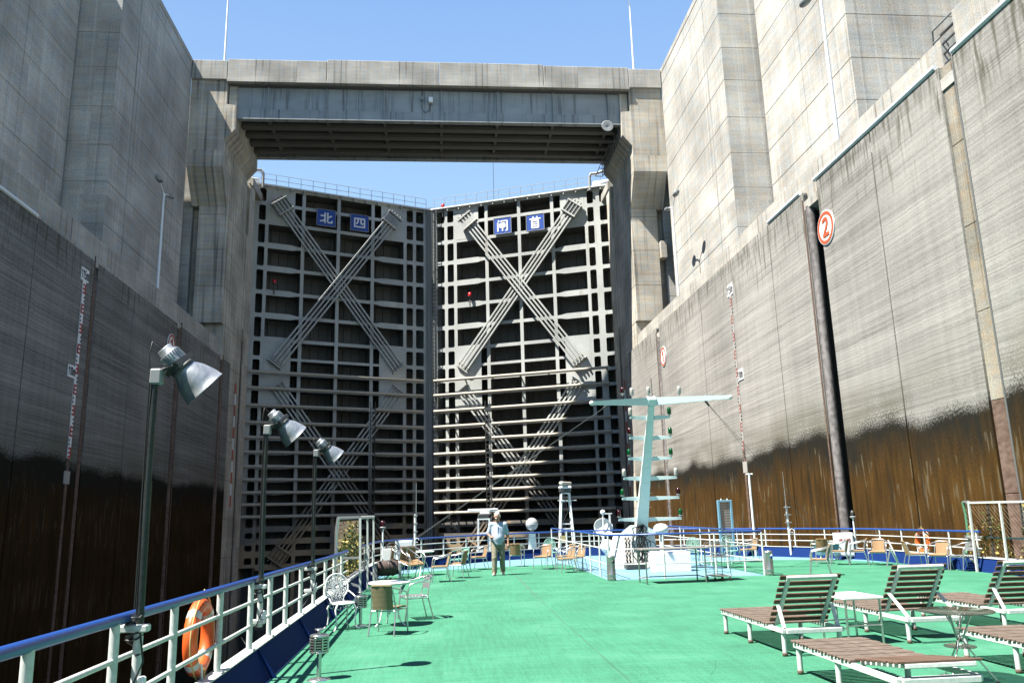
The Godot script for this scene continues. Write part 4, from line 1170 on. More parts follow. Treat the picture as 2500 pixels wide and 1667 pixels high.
func hull() -> void:
	sheet("deck_paint", [[-2.15, 9], [14.3, 9], [14.3, -27.4], [13.2, -29.3], [11.8, -31.3], [9.9, -33.8], [8.2, -34.5], [8.4, -38.4], [6.1, -39.2], [3.2, -38], [.8, -35.2], [1.6, -32.9], [-.3, -30.9], [-1.85, -28.8], [-2.15, -27.4]], -0.004, M.deck_blue)
	# carpet in lengths with thin seams over a dark tape
	sheet("seam_tape", [[1.93, 8.9], [2.25, 8.9], [2.25, -29.3], [1.93, -29.2]], 0.001, M.cable_grey)
	var y := 0.006
	sheet("carpet", [[-1.99, 8.9], [1.993, 8.9], [2.058, -17.85], [-2.02, -17.65]], y, M.carpet)
	sheet("carpet", [[2.0, 8.9], [14.15, 8.9], [14.15, -22.4], [4.42, -22.4], [2.14, -22.4], [2.065, -17.85]], y, M.carpet)
	sheet("carpet", [[-2.02, -17.657], [2.058, -17.857], [2.138, -24.0], [2.165, -29.45], [.9, -29.0], [-.6, -28.1], [-1.7, -26.6], [-1.98, -25.0]], y, M.carpet)
	sheet("carpet", [[2.145, -22.415], [4.42, -22.415], [4.42, -29.3], [3.15, -29.7], [2.18, -29.45]], y, M.carpet)
	sheet("carpet", [[8.8, -22.415], [14.15, -22.415], [14.1, -25.6], [13.2, -27.6], [11.6, -28.5], [8.8, -28.6]], y, M.carpet)
	var h := thing("boat_hull", "navy blue bulwark with white capping round the edge of the boat's deck", "boat", "", SHIP)
	bulwark([V(-2.25, 0, 9), V(-2.25, 0, -6), V(-2.25, 0, -12), V(-2.25, 0, -20.3), V(-2.25, 0, -24.0)] + bow + [V(14.4, 0, -21.4), V(14.4, 0, -12), V(14.4, 0, 9)], h)
	var b := mb(); b.ext(-2.1, 14.2, -2.6, -0.1, 9, -27); part("hull_side", b, M.navy, h)
	b = mb(); b.ext(2.5, 9.5, -2.6, -0.1, -27.01, -36); part("hull_side", b, M.navy, h)
	var zs := [6.5, 5.2, 4.0, 2.8, 1.5, 0.2, -1.0, -2.3, -3.6, -4.93, -6.15, -7.44, -8.9, -10.28, -11.39, -12.5, -13.78, -15.15, -16.59, -17.9, -19.2]
	var ps := []
	for z in zs: ps.append(V(-2.25, 0, z))
	var pa := []
	for z in [8.0, -6.0, -12.0, -17.0, -20.3]: pa.append(V(-2.25, 0, z))
	railing("blue topped white railing along the near left side, floodlights strapped to it", pa, ps, 0.034)
	var rb := [V(-2.25, 0, -24.0)] + bow + [V(14.4, 0, -23.9), V(14.4, 0, -21.5)]
	railing("blue topped white railing curving round the bow behind the walking man", rb, along(rb, 1.24), 0.026)
	var f := [V(4.4, 0, -33.8), V(4.42, 0, -28.0), V(4.47, 0, -22.55), V(8.72, 0, -22.45), V(8.74, 0, -28.0), V(8.8, 0, -33.6)]
	railing("blue topped white fence enclosing the mast and its light blue deck", f, [f[0], V(4.41, 0, -31.5), V(4.42, 0, -29.8), f[1], V(4.43, 0, -26.64), V(4.45, 0, -25.3), V(4.46, 0, -23.8), f[2], V(5.98, 0, -22.52), V(7.4, 0, -22.48), f[3], V(8.73, 0, -23.9), V(8.74, 0, -25.4), V(8.74, 0, -27.0), f[4], V(8.77, 0, -30.5), f[5]], 0.026, 0.0, false, false)

# ---------------------------------------------------------------- furniture
func arc(c: Vector3, r: float, a0: float, a1: float, n: int, u := Vector3.RIGHT, w := Vector3.UP) -> Array:
	var p := []
	for k in n + 1:
		var a := lerpf(a0, a1, float(k) / n)
		p.append(c + u * cos(a) * r + w * sin(a) * r)
	return p

func curved_panel(b: MB, grid: Array, t: float) -> void:    # grid of rows of points, thickened along its normal
	var R := grid.size(); var C: int = grid[0].size()
	var nn := []
	for i in R:
		var row := []
		for j in C:
			var du: Vector3 = grid[i][mini(j + 1, C - 1)] - grid[i][maxi(j - 1, 0)]
			var dv: Vector3 = grid[mini(i + 1, R - 1)][j] - grid[maxi(i - 1, 0)][j]
			row.append(du.cross(dv).normalized())
		nn.append(row)
	for sd in [-0.5, 0.5]:
		var base := b.v.size()
		for i in R:
			for j in C:
				b.put(grid[i][j] + nn[i][j] * t * sd, nn[i][j] * signf(sd), Vector2(j, i) * (grid[0][0].distance_to(grid[0][C - 1]) / (C - 1)))
		for i in R - 1:
			for j in C - 1:
				var q := base + i * C + j
				b.face(q, q + 1, q + C + 1); b.face(q, q + C + 1, q + C)
	for i in R - 1:
		for j in [0, C - 1]:
			b.quad(grid[i][j] + nn[i][j] * t * .5, grid[i + 1][j] + nn[i + 1][j] * t * .5, grid[i + 1][j] - nn[i + 1][j] * t * .5, grid[i][j] - nn[i][j] * t * .5)
	for j in C - 1:
		for i in [0, R - 1]:
			b.quad(grid[i][j] + nn[i][j] * t * .5, grid[i][j + 1] + nn[i][j + 1] * t * .5, grid[i][j + 1] - nn[i][j + 1] * t * .5, grid[i][j] - nn[i][j] * t * .5)

func armchair(kind: String, label: String, xf: Transform3D) -> Node3D:   # tubular frame; faces +z
	var o := thing({"wicker": "wicker_chair", "olive": "wicker_chair", "alu": "slatted_chair", "green": "green_chair"}[kind], label, "chair", "tubular chairs on the carpet", xf)
	var fm: Material = M.iron_green if kind == "green" else M.alu
	var wm: Material = {"wicker": M.wicker, "olive": M.wicker_olive, "alu": M.alu, "green": M.iron_green}[kind]
	for s in [-1.0, 1.0]:
		var b := mb()
		b.tube([V(s * .25, 0, .24), V(s * .255, .30, .205), V(s * .262, .55, .185), V(s * .27, .63, .15), V(s * .275, .655, .05), V(s * .27, .675, -.08), V(s * .235, .715, -.20), V(s * .15, .745, -.275), V(s * .06, .755, -.295), V(0, .757, -.30)], .0135, 8)
		part("arm_leg", b, fm, o)
		b = mb(); b.tube([V(s * .215, 0, -.30), V(s * .205, .25, -.235), V(s * .20, .42, -.19), V(s * .19, .58, -.225), V(s * .165, .745, -.275)], .0125, 8); part("rear_leg", b, fm, o)
		b = mb(); b.tube([V(s * .255, .385, .20), V(s * .21, .385, -.02), V(s * .205, .385, -.20)], .011, 7); part("seat_rail", b, fm, o)
	for z in [.20, -.20]:
		var b := mb(); b.tube([V(-.25 if z > 0 else -.205, .375, z), V(.25 if z > 0 else .205, .375, z)], .011, 7); part("cross_bar", b, fm, o)
	var b := mb()
	if kind == "wicker" or kind == "olive":
		var g := []
		for i in 6:
			var row := []
			for j in 7:
				var u := j / 6.0 * 2 - 1; var v := i / 5.0
				row.append(V(u * lerpf(.225, .195, v), .425 - (1 - u * u) * .012 * sin(v * PI) - (.02 if i == 0 else 0.0), lerpf(.225, -.20, v)))
			g.append(row)
		curved_panel(b, g, .022); part("seat", b, wm, o)
		g = []
		for i in 7:
			var row := []
			for j in 7:
				var u := j / 6.0 * 2 - 1; var v := i / 6.0
				row.append(V(u * lerpf(.165, .17, v), lerpf(.40, .765, v), lerpf(-.195, -.285, v) - (1 - u * u) * .035))
			g.append(row)
		b = mb(); curved_panel(b, g, .02); part("backrest", b, wm, o)
		b = mb(); b.tube([V(-.165, .765, -.285), V(-.09, .77, -.315), V(.09, .77, -.315), V(.165, .765, -.285)], .017, 7); part("woven_edge", b, wm, o)
	else:
		for k in 7:
			b = mb(); b.cbox(V(0, .415, .20 - k * .064), V(.43 - k * .005, .012, .05), .004); part("seat_slat", b, wm, o)
		for k in 2:
			var g := []
			for i in 3:
				var row := []
				for j in 7:
					var u := j / 6.0 * 2 - 1; var y := .53 + k * .125 + i * .05
					row.append(V(u * .175, y, lerpf(-.215, -.28, (y - .5) / .26) - (1 - u * u) * .03))
				g.append(row)
			b = mb(); curved_panel(b, g, .01); part("back_slat", b, wm, o)
	return o

func lattice_chair(col: Material, label: String, xf: Transform3D) -> Node3D:   # cast iron with a round pierced back
	var o := thing("lattice_chair", label, "chair", "cast lattice chairs", xf)
	var b := mb()
	var U := Vector3.RIGHT; var W := V(0, .97, -.24).normalized()
	var c := V(0, .69, -.205)
	b.tube(arc(c, .205, -.95, PI + .95, 26, U, W), .013, 6)
	for r in [.165, .075]: b.tube(arc(c, r, 0, TAU * 27 / 28, 27, U, W), .006, 5, false, true)
	for k in 18:
		var a := TAU * k / 18
		b.tube([c + (U * cos(a) + W * sin(a)) * .03, c + (U * cos(a + .16) + W * sin(a + .16)) * .12, c + (U * cos(a) + W * sin(a)) * .165], .0085, 4)
		b.tube(arc(c + (U * cos(a) + W * sin(a)) * .185, .018, 0, TAU * 7 / 8, 7, U, W), .006, 4, false, true)
		if k % 2 == 0: b.tube(arc(c + (U * cos(a + .17) + W * sin(a + .17)) * .118, .026, 0, TAU * 7 / 8, 7, U, W), .007, 4, false, true)
	for k in 6:
		var x := -.085 + k * .034
		b.tube([V(x, .44, -.155), V(x * 1.15 + .012, .49, -.165), V(x, .545, -.175)], .008, 4)
	b.tube([V(-.12, .525, -.165), V(-.10, .47, -.16), V(-.12, .43, -.15)], .012, 6); b.tube([V(.12, .525, -.165), V(.10, .47, -.16), V(.12, .43, -.15)], .012, 6)
	part("backrest", b, col, o)
	b = mb()
	b.tube(arc(V(0, .425, .02), .205, 0, TAU * 25 / 26, 25, U, Vector3.BACK), .014, 6, false, true)
	for r in [.16, .11, .06]: b.tube(arc(V(0, .428, .02), r, 0, TAU * 19 / 20, 19, U, Vector3.BACK), .009, 4, false, true)
	for k in 16:
		var a := TAU * k / 16
		b.bar(V(cos(a) * .02, .428, .02 + sin(a) * .02), V(cos(a) * .2, .428, .02 + sin(a) * .2), .008, .014)
		b.tube(arc(V(cos(a) * .18, .428, .02 + sin(a) * .18), .016, 0, TAU * 7 / 8, 7, U, Vector3.BACK), .006, 4, false, true)
	part("seat", b, col, o)
	for s in [-1.0, 1.0]:
		for z in [.17, -.13]:
			b = mb(); b.tube([V(s * .14, .42, z), V(s * .185, .34, z * 1.15), V(s * .165, .2, z * 1.1), V(s * .175, .07, z * 1.25), V(s * .225, .012, z * 1.45)], [.018, .017, .012, .011, .014], 6); part("leg", b, col, o)
			b = mb(); b.tube([V(s * .17, .36, z * 1.1), V(s * .10, .33, z), V(s * .08, .37, z)], .007, 5); part("scroll", b, col, o)
	for s in [-1.0, 1.0]:
		b = mb(); b.tube([V(s * .19, .61, -.17), V(s * .23, .56, -.08), V(s * .235, .52, .04), V(s * .21, .44, .08)], .011, 6); part("arm", b, col, o)
	return o

func round_table(label: String, xf: Transform3D) -> Node3D:
	var o := thing("round_table", label, "table", "round white tables", xf)
	var b := mb(); b.lathe([Vector2(0, .69), Vector2(.33, .69), Vector2(.355, .70), Vector2(.365, .715), Vector2(.36, .73), Vector2(.345, .733), Vector2(0, .728)], 36); part("tabletop", b, M.iron_white, o)
	b = mb(); b.lathe([Vector2(.06, .69), Vector2(.025, .62), Vector2(.022, .3), Vector2(.04, .26), Vector2(.02, .2), Vector2(0, .19)], 10); part("column", b, M.iron_white, o)
	for k in 3:
		var a := TAU * k / 3 + .5
		var d := V(cos(a), 0, sin(a))
		b = mb(); b.tube([d * .02 + V(0, .42, 0), d * .1 + V(0, .40, 0), d * .15 + V(0, .28, 0), d * .2 + V(0, .1, 0), d * .29 + V(0, .015, 0)], [.014, .014, .013, .012, .015], 6); part("leg", b, M.iron_white, o)
	return o

func ashtray(label: String, xf: Transform3D) -> Node3D:
	var o := thing("ashtray_stand", label, "ashtray", "chrome ashtray stands", xf)
	var b := mb(); b.lathe([Vector2(0, .03), Vector2(.03, .03), Vector2(.10, .018), Vector2(.14, .006), Vector2(.14, 0)], 24); part("foot", b, M.chrome, o)
	b = mb(); b.tube([V(0, .02, 0), V(0, .30, 0)], .028, 14); part("stem", b, M.chrome, o)
	b = mb(); b.lathe([Vector2(0, .30), Vector2(.105, .30), Vector2(.112, .305), Vector2(.112, .315), Vector2(.108, .32)], 24)
	b.lathe([Vector2(.108, .475), Vector2(.112, .48), Vector2(.112, .50), Vector2(.10, .505), Vector2(.03, .51)], 24); part("rim", b, M.chrome, o)
	for k in 8:                                          # panels with slots between them
		var a := TAU * k / 8
		b = mb()
		var u := V(-sin(a), 0, cos(a)); var w := V(cos(a), 0, sin(a))
		b.box(w * .103 + u * .0345 + V(0, .397, 0), V(.012, .155, .016), Basis(w, Vector3.UP, w.cross(Vector3.UP)))
		for q in 5: b.box(w * .102 + V(0, .335 + q * .031, 0), V(.008, .013, .068), Basis(w, Vector3.UP, w.cross(Vector3.UP)))
		part("slotted_panel", b, M.chrome, o)
	b = mb(); b.lathe([Vector2(0, .315), Vector2(.095, .315), Vector2(.095, .315), Vector2(.095, .47)], 16); part("liner", b, M.black, o)
	b = mb(); b.tube([V(0, .50, 0), V(0, .555, 0)], .027, 12); b.lathe([Vector2(.027, .552), Vector2(.055, .556), Vector2(.06, .562), Vector2(.055, .568), Vector2(0, .572)], 18); part("cap", b, M.chrome, o)
	return o

func lounger(label: String, xf: Transform3D, back_deg: float, hinge: float) -> Node3D:   # local: head end at +z, length 2.1, width 0.78
	var o := thing("sun_lounger", label, "sun lounger", "wooden slat sun loungers", xf)
	var W := .39; var y := .31
	for s in [-1.0, 1.0]:
		var b := mb(); b.cbox(V(s * W, y, 0), V(.045, .055, 2.1), .006); part("side_rail", b, M.white_rail, o)
		for z in [-1.0, -.1, .98]:
			b = mb(); b.tube([V(s * (W - .02), .02, z), V(s * (W - .02), y - .028, z)], .03, 12); part("leg", b, M.white_rail, o)
			b = mb(); b.lathe([Vector2(0, 0), Vector2(.034, 0), Vector2(.034, .045), Vector2(.03, .05)], 12, Transform3D(Basis.IDENTITY, V(s * (W - .02), 0, z))); part("foot_cap", b, M.rust, o)
	for z in [-1.072, 1.072]:
		var b := mb(); b.cbox(V(0, y, z), V(.735, .055, .042), .006); part("end_rail", b, M.white_rail, o)
	var b := mb(); b.cbox(V(0, y + .012, 1.0), V(.70, .03, .05), .005); part("strut_rail", b, M.white_rail, o)
	var z := -1.05
	var i := 0
	while z < hinge - .03:
		b = mb(); b.cbox(V(0, y + .041 + .002 * (i % 3), z), V(.845 + .012 * ((i * 5) % 3), .024, .052), .004, Basis(Vector3.UP, .006 * ((i * 7) % 3 - 1))); part("slat", b, M.wood, o)
		z += .0715; i += 1
	# backrest on its own frame
	var a := deg_to_rad(back_deg)
	var d := V(0, sin(a), cos(a)); var nrm := V(0, cos(a), -sin(a))
	var o0 := V(0, y + .035, hinge)
	var L := .80
	var bb := Basis(Vector3.RIGHT, nrm, Vector3.RIGHT.cross(nrm))
	for s in [-1.0, 1.0]:
		b = mb(); b.cbox(o0 + d * L * .5 + V(s * .31, 0, 0), V(.05, .035, L), .005, bb); part("back_rail", b, M.white_rail, o)
	b = mb(); b.cbox(o0 + d * (L - .02) , V(.67, .04, .05), .006, bb); part("back_top_rail", b, M.white_rail, o)
	for k in 8:
		b = mb(); b.cbox(o0 + d * (.06 + k * .1) + nrm * .032, V(.80 + .01 * (k % 2), .022, .066), .004, bb); part("back_slat", b, M.wood_dark, o)
	if back_deg > 20:
		for s in [-1.0, 1.0]:
			b = mb(); b.bar(o0 + d * L * .42 + V(s * .36, 0, 0) - nrm * .01, V(s * .36, y + .03, 1.0), .05, .02, Vector3.RIGHT, .004); part("strut", b, M.white_rail, o)
	return o

func floodlight(label: String, z: float) -> void:
	var o := thing("floodlight_pole", label, "floodlight", "floodlights strapped to the railing", SHIP * Transform3D(Basis.IDENTITY, V(-2.17, 0, z)))
	var b := mb(); b.tube([V(0, .62, 0), V(0, 1.3, 0), V(-.005, 2.15, 0)], .03, 12); b.tube([V(-.005, 2.15, 0), V(0, 2.98, 0)], .026, 12); part("pole", b, M.lamp_pole, o)
	b = mb(); b.tube([V(0, .60, 0), V(0, rail_top(z) - .05, 0)], .034, 10); part("lower_pole", b, M.white_rail, o)
	for y in [rail_top(z) - .08, .66]:
		b = mb(); b.cbox(V(-.03, y, 0), V(.20, .05, .09), .008); part("clamp", b, M.white_rail, o)
	# wires wound round the rail
	b = mb()
	var pts := []
	for k in 30:
		var a := k * .9
		pts.append(V(-.03 + cos(a) * .06, rail_top(z) + .02 - sin(k * .5) * .05 - k * .008, sin(a) * .06))
	b.tube(pts, .008, 5)
	b.tube([V(.02, rail_top(z) - .1, .03), V(.06, rail_top(z) - .3, .05), V(.0, rail_top(z) - .45, .05), V(-.08, .5, .06), V(-.14, .42, .05), V(-.2, .5, .04)], .007, 5)
	part("wire", b, M.black, o)
	b = mb(); b.cbox(V(.05, .74, .02), V(.05, .10, .05), .01); part("switch_box", b, M.plastic_white, o)
	# lamp: ribbed neck, yoke and bell
	var ax := V(.66, -.68, -.30).normalized()
	var sx := ax.cross(Vector3.BACK).normalized()
	var T := Transform3D(Basis(sx, ax, sx.cross(ax)).scaled_local(Vector3.ONE * .9), V(.045, 3.15, .0))
	b = mb(); b.lathe([Vector2(0, 0), Vector2(.058, 0), Vector2(.066, .008), Vector2(.066, .05), Vector2(.084, .056)], 18, T); part("neck_cap", b, M.zinc, o)
	b = mb(); b.lathe([Vector2(.084, .056), Vector2(.09, .062), Vector2(.092, .20), Vector2(.095, .21)], 24, T)
	for k in 24:
		var a := TAU * k / 24
		b.bar(T * V(cos(a) * .092, .065, sin(a) * .092), T * V(cos(a) * .094, .20, sin(a) * .094), .008, .008, T.basis * V(cos(a), 0, sin(a)))
	part("ribbed_neck", b, M.zinc, o)
	b = mb(); b.lathe([Vector2(.088, .20), Vector2(.10, .215), Vector2(.105, .25), Vector2(.12, .275), Vector2(.15, .33), Vector2(.178, .41), Vector2(.192, .48), Vector2(.197, .482), Vector2(.197, .488), Vector2(.19, .488), Vector2(.175, .42), Vector2(.145, .335), Vector2(.11, .28), Vector2(.05, .26), Vector2(0, .26)], 32, T); part("bell", b, M.zinc, o)
	b = mb(); b.lathe([Vector2(.10, .208), Vector2(.112, .212), Vector2(.112, .24), Vector2(.10, .244)], 24, T); part("band", b, M.dark_steel, o)
	b = mb()
	var q := T * V(-.135, .19, 0); var w := T * V(.135, .19, 0)
	b.bar(q, q + (w - q) * .5 + T.basis * V(0, -.02, .13), .04, .012, ax); b.bar(w, q + (w - q) * .5 + T.basis * V(0, -.02, .13), .04, .012, ax)
	b.bar(q, q + (w - q) * .5 + T.basis * V(0, -.02, -.13), .04, .012, ax); b.bar(w, q + (w - q) * .5 + T.basis * V(0, -.02, -.13), .04, .012, ax)
	b.tube([V(-.005, 2.96, 0), V(.05, 2.985, 0), T * V(0, .18, .12)], .014, 6)
	part("yoke", b, M.dark_steel, o)
	b = mb(); b.cbox(V(.01, 2.93, 0), V(.09, .12, .08), .012); part("pivot_block", b, M.grey_steel, o)
	b = mb(); b.tube([T * V(.02, .0, 0), V(-.03, 3.2, .02), V(-.045, 3.08, .03), V(-.03, 2.94, .03), V(-.035, 2.6, .02), V(-.03, 1.9, .025), V(-.03, 1.25, .03)], .006, 5); part("lamp_wire", b, M.black, o)

func life_ring(label: String, xf: Transform3D) -> Node3D:
	var o := thing("life_ring", label, "life ring", "", xf)
	var b := mb()
	b.tube(arc(Vector3.ZERO, .30, 0, TAU * 35 / 36, 35), .068, 14, false, true); part("ring", b, M.orange, o)
	for k in 4:
		var a := PI / 4 + k * PI / 2
		b = mb(); b.tube(arc(Vector3.ZERO, .30, a - .12, a + .12, 4), .0695, 14, false); part("reflective_band", b, M.tape, o)
	b = mb()
	for k in 4:
		var p := []
		for j in 9:
			var a := PI / 4 + (k + j / 8.0) * PI / 2
			p.append(V(cos(a), sin(a), 0) * (.372 + .028 * sin(j / 8.0 * PI)) + V(0, 0, .03))
		b.tube(p, .0075, 5)
	b.tube([V(.02, .37, .02), V(.05, .43, .03), V(0.0, .45, .03), V(-.03, .38, .02)], .007, 5)
	b.tube([V(-.1, -.28, .085), V(-.08, -.42, .1), V(-.1, -.6, .09), V(-.07, -.75, .1)], .009, 5)
	part("rope", b, M.rope, o)
	b = mb(); b.tube([V(-.2, -.22, .09), V(-.17, -.36, .09), V(-.02, -.40, .06), V(.1, -.38, -.02)], .01, 6); part("holder", b, M.white, o)
	return o

func trellis(label: String, xf: Transform3D, L: float, sd: float, off := 0.0) -> void:   # local: x towards the deck, z along the rail from 0 to L
	var o := thing("trellis_screen", label, "trellis", "metal trellis screens with climbing plants", xf)
	var b := mb()
	for z in [0.0, L]:
		b = mb(); b.tube([V(-.02, 1.82, z), V(-.06, 1.5, z), V(-.06, 1.0, z), V(.0, .6, z), V(.10, .36, z)], .04, 10); part("curved_post", b, M.alu if sd < 0 else M.green_paint, o)
		var zp: float = z - (off if sd > 0 else 0.0) if z > 1.0 else z + off
		b = mb(); b.bar(V(.52, 0, zp), V(.50, 1.84, zp), .05, .05); part("post", b, M.white_rail, o)
		b = mb(); b.bar(V(-.04, 1.83, z), V(.52, 1.83, zp), .05, .05); part("top_bar", b, M.grey_steel, o)
		b = mb(); b.bar(V(.05, .88, z), V(.5, .88, zp), .05, .045); part("mid_bar", b, M.grey_steel, o)
		b = mb(); b.bar(V(.08, .36, z), V(.5, .22, zp), .05, .045); part("low_bar", b, M.grey_steel, o)
	for q in [[-.03, 1.80], [.0, .88], [.12, .36], [.49, 1.80]]:
		b = mb()
		var oo := off if q[0] > .3 else 0.0
		b.bar(V(q[0], q[1], .03 + oo), V(q[0], q[1], L - .03 - (oo if sd > 0 else 0.0)), .05, .05); part("long_bar", b, M.white_rail if q[0] > .3 else M.grey_steel, o)
	for k in 3:
		var z := L * (k + .8) / 3.6
		b = mb(); b.bar(V(-.03, .38, z), V(-.05, 1.78, z), .035, .035); part("upright", b, M.dark_steel, o)
	b = mb(); b.bar(V(.50, 1.82, L * .5 + (off * .5 if sd < 0 else 0.0)), V(.52, 0, L * .5 + (off * .5 if sd < 0 else 0.0)), .045, .045); part("post", b, M.white_rail, o)
	# diamond mesh of wires
	var x := -.035
	var gap := .135 if sd > 0 else .21
	var n := int((L + 1.45) / gap)
	for k in n:
		var z0 := -1.40 + k * gap
		for s in ([1.0, -1.0] if sd < 0 else [1.0]):
			var a := V(x, .40, z0 if s > 0 else L - z0); var e := V(x - .01 * s, 1.78, z0 + 1.40 if s > 0 else L - z0 - 1.40)
			var t0 := 0.0; var t1 := 1.0
			if s > 0:
				t0 = clampf(-z0 / 1.40, 0, 1); t1 = clampf((L - z0) / 1.40, 0, 1)
			else:
				t0 = clampf(-z0 / 1.40, 0, 1); t1 = clampf((L - z0) / 1.40, 0, 1)
			if t1 - t0 < .03: continue
			b = mb(); b.tube([a.lerp(e, t0), a.lerp(e, t1)], .005 if sd > 0 else .006, 4, false); part("lattice_wire", b, M.lattice, o)
	# climbing plant: stems and leaves
	var v := mb(); var dry := mb()
	for k in 14:
		var z := L * (k + .5) / 14 + rng.randf_range(-.08, .08)
		var p := V(.0, .34, z)
		var pts := [p]
		var steps := rng.randi_range(7, 14)
		for j in steps:
			p += V(rng.randf_range(-.03, .03), .095, rng.randf_range(-.09, .09))
			p.x = clampf(p.x, -.08, .08); p.z = clampf(p.z, .06, L - .06)
			pts.append(p)
			for q in (11 if sd < 0 else 4):
				var d := V(rng.randf_range(-1, 1), rng.randf_range(-1.2, .5), rng.randf_range(-1, 1)).normalized()
				var l := rng.randf_range(.05, .12); var w := d.cross(V(rng.randf(), rng.randf(), rng.randf() + .1)).normalized() * l * .42
				var m := v if rng.randf() < .5 else dry
				var c := p + V(rng.randf_range(-.05, .05), rng.randf_range(-.06, .06), rng.randf_range(-.06, .06))
				m.quad(c, c + d * l * .5 + w, c + d * l, c + d * l * .5 - w)
		v.tube(pts, .007, 4, false)
	for e in [[v, M.vine, "vine"], [dry, M.vine_dry, "dry_leaves"]]:
		var m := part(e[2], e[0], e[1], o)
		m.set_meta("kind", "stuff")

func mast() -> void:
	var o := thing("signal_mast", "pale blue raked signal mast with a wide crossyard and six pairs of lamp arms", "mast", "", SHIP)
	var B := V(6.43, .9, -27.0); var Tp := V(6.46, 4.98, -24.75)
	var pos := func(y: float) -> Vector3: return B.lerp(Tp, (y - .9) / 4.08)
	var up := (Tp - B).normalized()
	var fw := Vector3.RIGHT.cross(up)                    # roughly towards the camera
	var bb := Basis(Vector3.RIGHT, up, fw)
	# tapered box column in welded lengths
	for k in 9:
		var y0 := .9 + k * .453; var y1 := y0 + .449
		var w0 := lerpf(.37, .165, k / 9.0); var w1 := lerpf(.37, .165, (k + 1) / 9.0)
		var b := mb()
		var p: Vector3 = pos.call(y0); var q: Vector3 = pos.call(y1)
		var c := []
		for e in [[p, w0], [q, w1]]:
			for s in [[-1, -1], [1, -1], [1, 1], [-1, 1]]: c.append(e[0] + bb * V(s[0] * e[1] * .5, 0, s[1] * e[1] * .42))
		for s in 4:
			b.quad(c[s], c[(s + 1) % 4], c[4 + (s + 1) % 4], c[4 + s], (c[s] + c[(s + 1) % 4]) * .5 - p)
		b.quad(c[0], c[1], c[2], c[3], -up); b.quad(c[4], c[5], c[6], c[7], up)
		part("column_length", b, M.mast, o)
		b = mb(); b.bar(p + bb * V(w0 * .5 + .002, .1, 0), p + bb * V(w0 * .5 + .10, .1, 0), .012, .03); part("climbing_step", b, M.white, o)
		b = mb(); b.bar(p + bb * V(-w0 * .5 - .012, 0, w0 * .42 + .002), q + bb * V(-w1 * .5 - .012, 0, w1 * .42 + .002), .03, .05, fw); part("edge_strip", b, M.white, o)
	# crossyard: two tapering wings
	for s in [-1.0, 1.0]:
		var b := mb()
		var r := Tp + V(s * .10, .12, .02); var e := Tp + V(s * (2.0 if s < 0 else 2.25), -.01 if s < 0 else .12, .75)
		var d := (e - r).normalized()
		var q := d.cross(Vector3.UP).normalized()
		var A := [r + V(0, .11, 0) - q * .09, r + V(0, .11, 0) + q * .09, r - V(0, .13, 0) + q * .07, r - V(0, .13, 0) - q * .07]
		var E := [e + V(0, .055, 0) - q * .05, e + V(0, .055, 0) + q * .05, e - V(0, .05, 0) + q * .04, e - V(0, .05, 0) - q * .04]
		for k in 4: b.quad(A[k], A[(k + 1) % 4], E[(k + 1) % 4], E[k], (A[k] + A[(k + 1) % 4]) * .5 - r)
		b.quad(A[0], A[1], A[2], A[3], -d); b.quad(E[0], E[1], E[2], E[3], d)
		part("yard_wing", b, M.mast, o)
		b = mb(); b.ball(e, .075, 10); part("wing_tip", b, M.white, o)
	var b := mb(); b.cbox(Tp + V(0, .12, .02), V(.3, .3, .24), .05, bb); part("yard_root", b, M.mast, o)
	b = mb(); b.tube([Tp + V(.05, .25, 0), Tp + V(.05, .85, -.05)], .012, 5); part("spike", b, M.dark_steel, o)
	b = mb(); b.ball(pos.call(1.25) + fw * .24, .07, 10, V(1, 1.8, 1)); part("deck_lamp", b, M.white, o)
	# arms with signal lamps at their tips: height, left reach, right reach, lamp colours
	var arms := [[4.62, .66, .61, "lens_clear", "lens_green"], [4.02, .63, .70, "lens_red", "lens_green"], [3.40, .60, .78, "lens_green", "lens_green"], [2.80, .72, 1.0, "lens_clear", "lens_clear"], [2.18, .72, 1.14, "lens_green", "lens_red"], [1.52, .78, 1.28, "lens_red", "lens_green"]]
	var lamps := []
	for a in arms:
		for s in [-1.0, 1.0]:
			var r: Vector3 = pos.call(a[0]) + V(s * .12, 0, 0)
			var l: float = a[1] if s < 0 else a[2]
			var e: Vector3 = pos.call(a[0]) + V(s * l, .0, .06)
			b = mb()
			var A := [r + V(0, .05, .05), r + V(0, .05, -.05), r + V(0, -.08, -.04), r + V(0, -.08, .04)]
			var E := [e + V(0, .035, .04), e + V(0, .035, -.04), e + V(0, -.03, -.03), e + V(0, -.03, .03)]
			for k in 4: b.quad(A[k], A[(k + 1) % 4], E[(k + 1) % 4], E[k], (A[k] + A[(k + 1) % 4]) * .5 - r)
			b.quad(E[0], E[1], E[2], E[3], e - r); b.quad(A[0], A[1], A[2], A[3], r - e)
			part("lamp_arm", b, M.mast, o)
			b = mb(); b.bar(r + V(s * .08, .056, 0), e + V(s * -.01, .041, 0), .012, .09); part("arm_plate", b, M.white, o)
			lamps.append([e + V(-s * .02, .05, 0), a[3] if s < 0 else a[4]])
	for x in [[-.95, .30, "lens_red", .27], [-.64, .28, "lens_clear", .2], [-.08, .33, "lens_clear", .05], [.82, .30, "lens_clear", .28]]:
		lamps.append([Tp + V(x[0], x[1] - .02, x[3]), x[2]])
	for l in lamps:
		var stem := part("lamp_base", lamp_base(), M.grey_steel, o, l[0])
		var lens := mb(); lens.lathe([Vector2(.05, .05), Vector2(.062, .07), Vector2(.064, .19), Vector2(.05, .25), Vector2(0, .268)], 12)
		part("lens", lens, M[l[1]], stem)
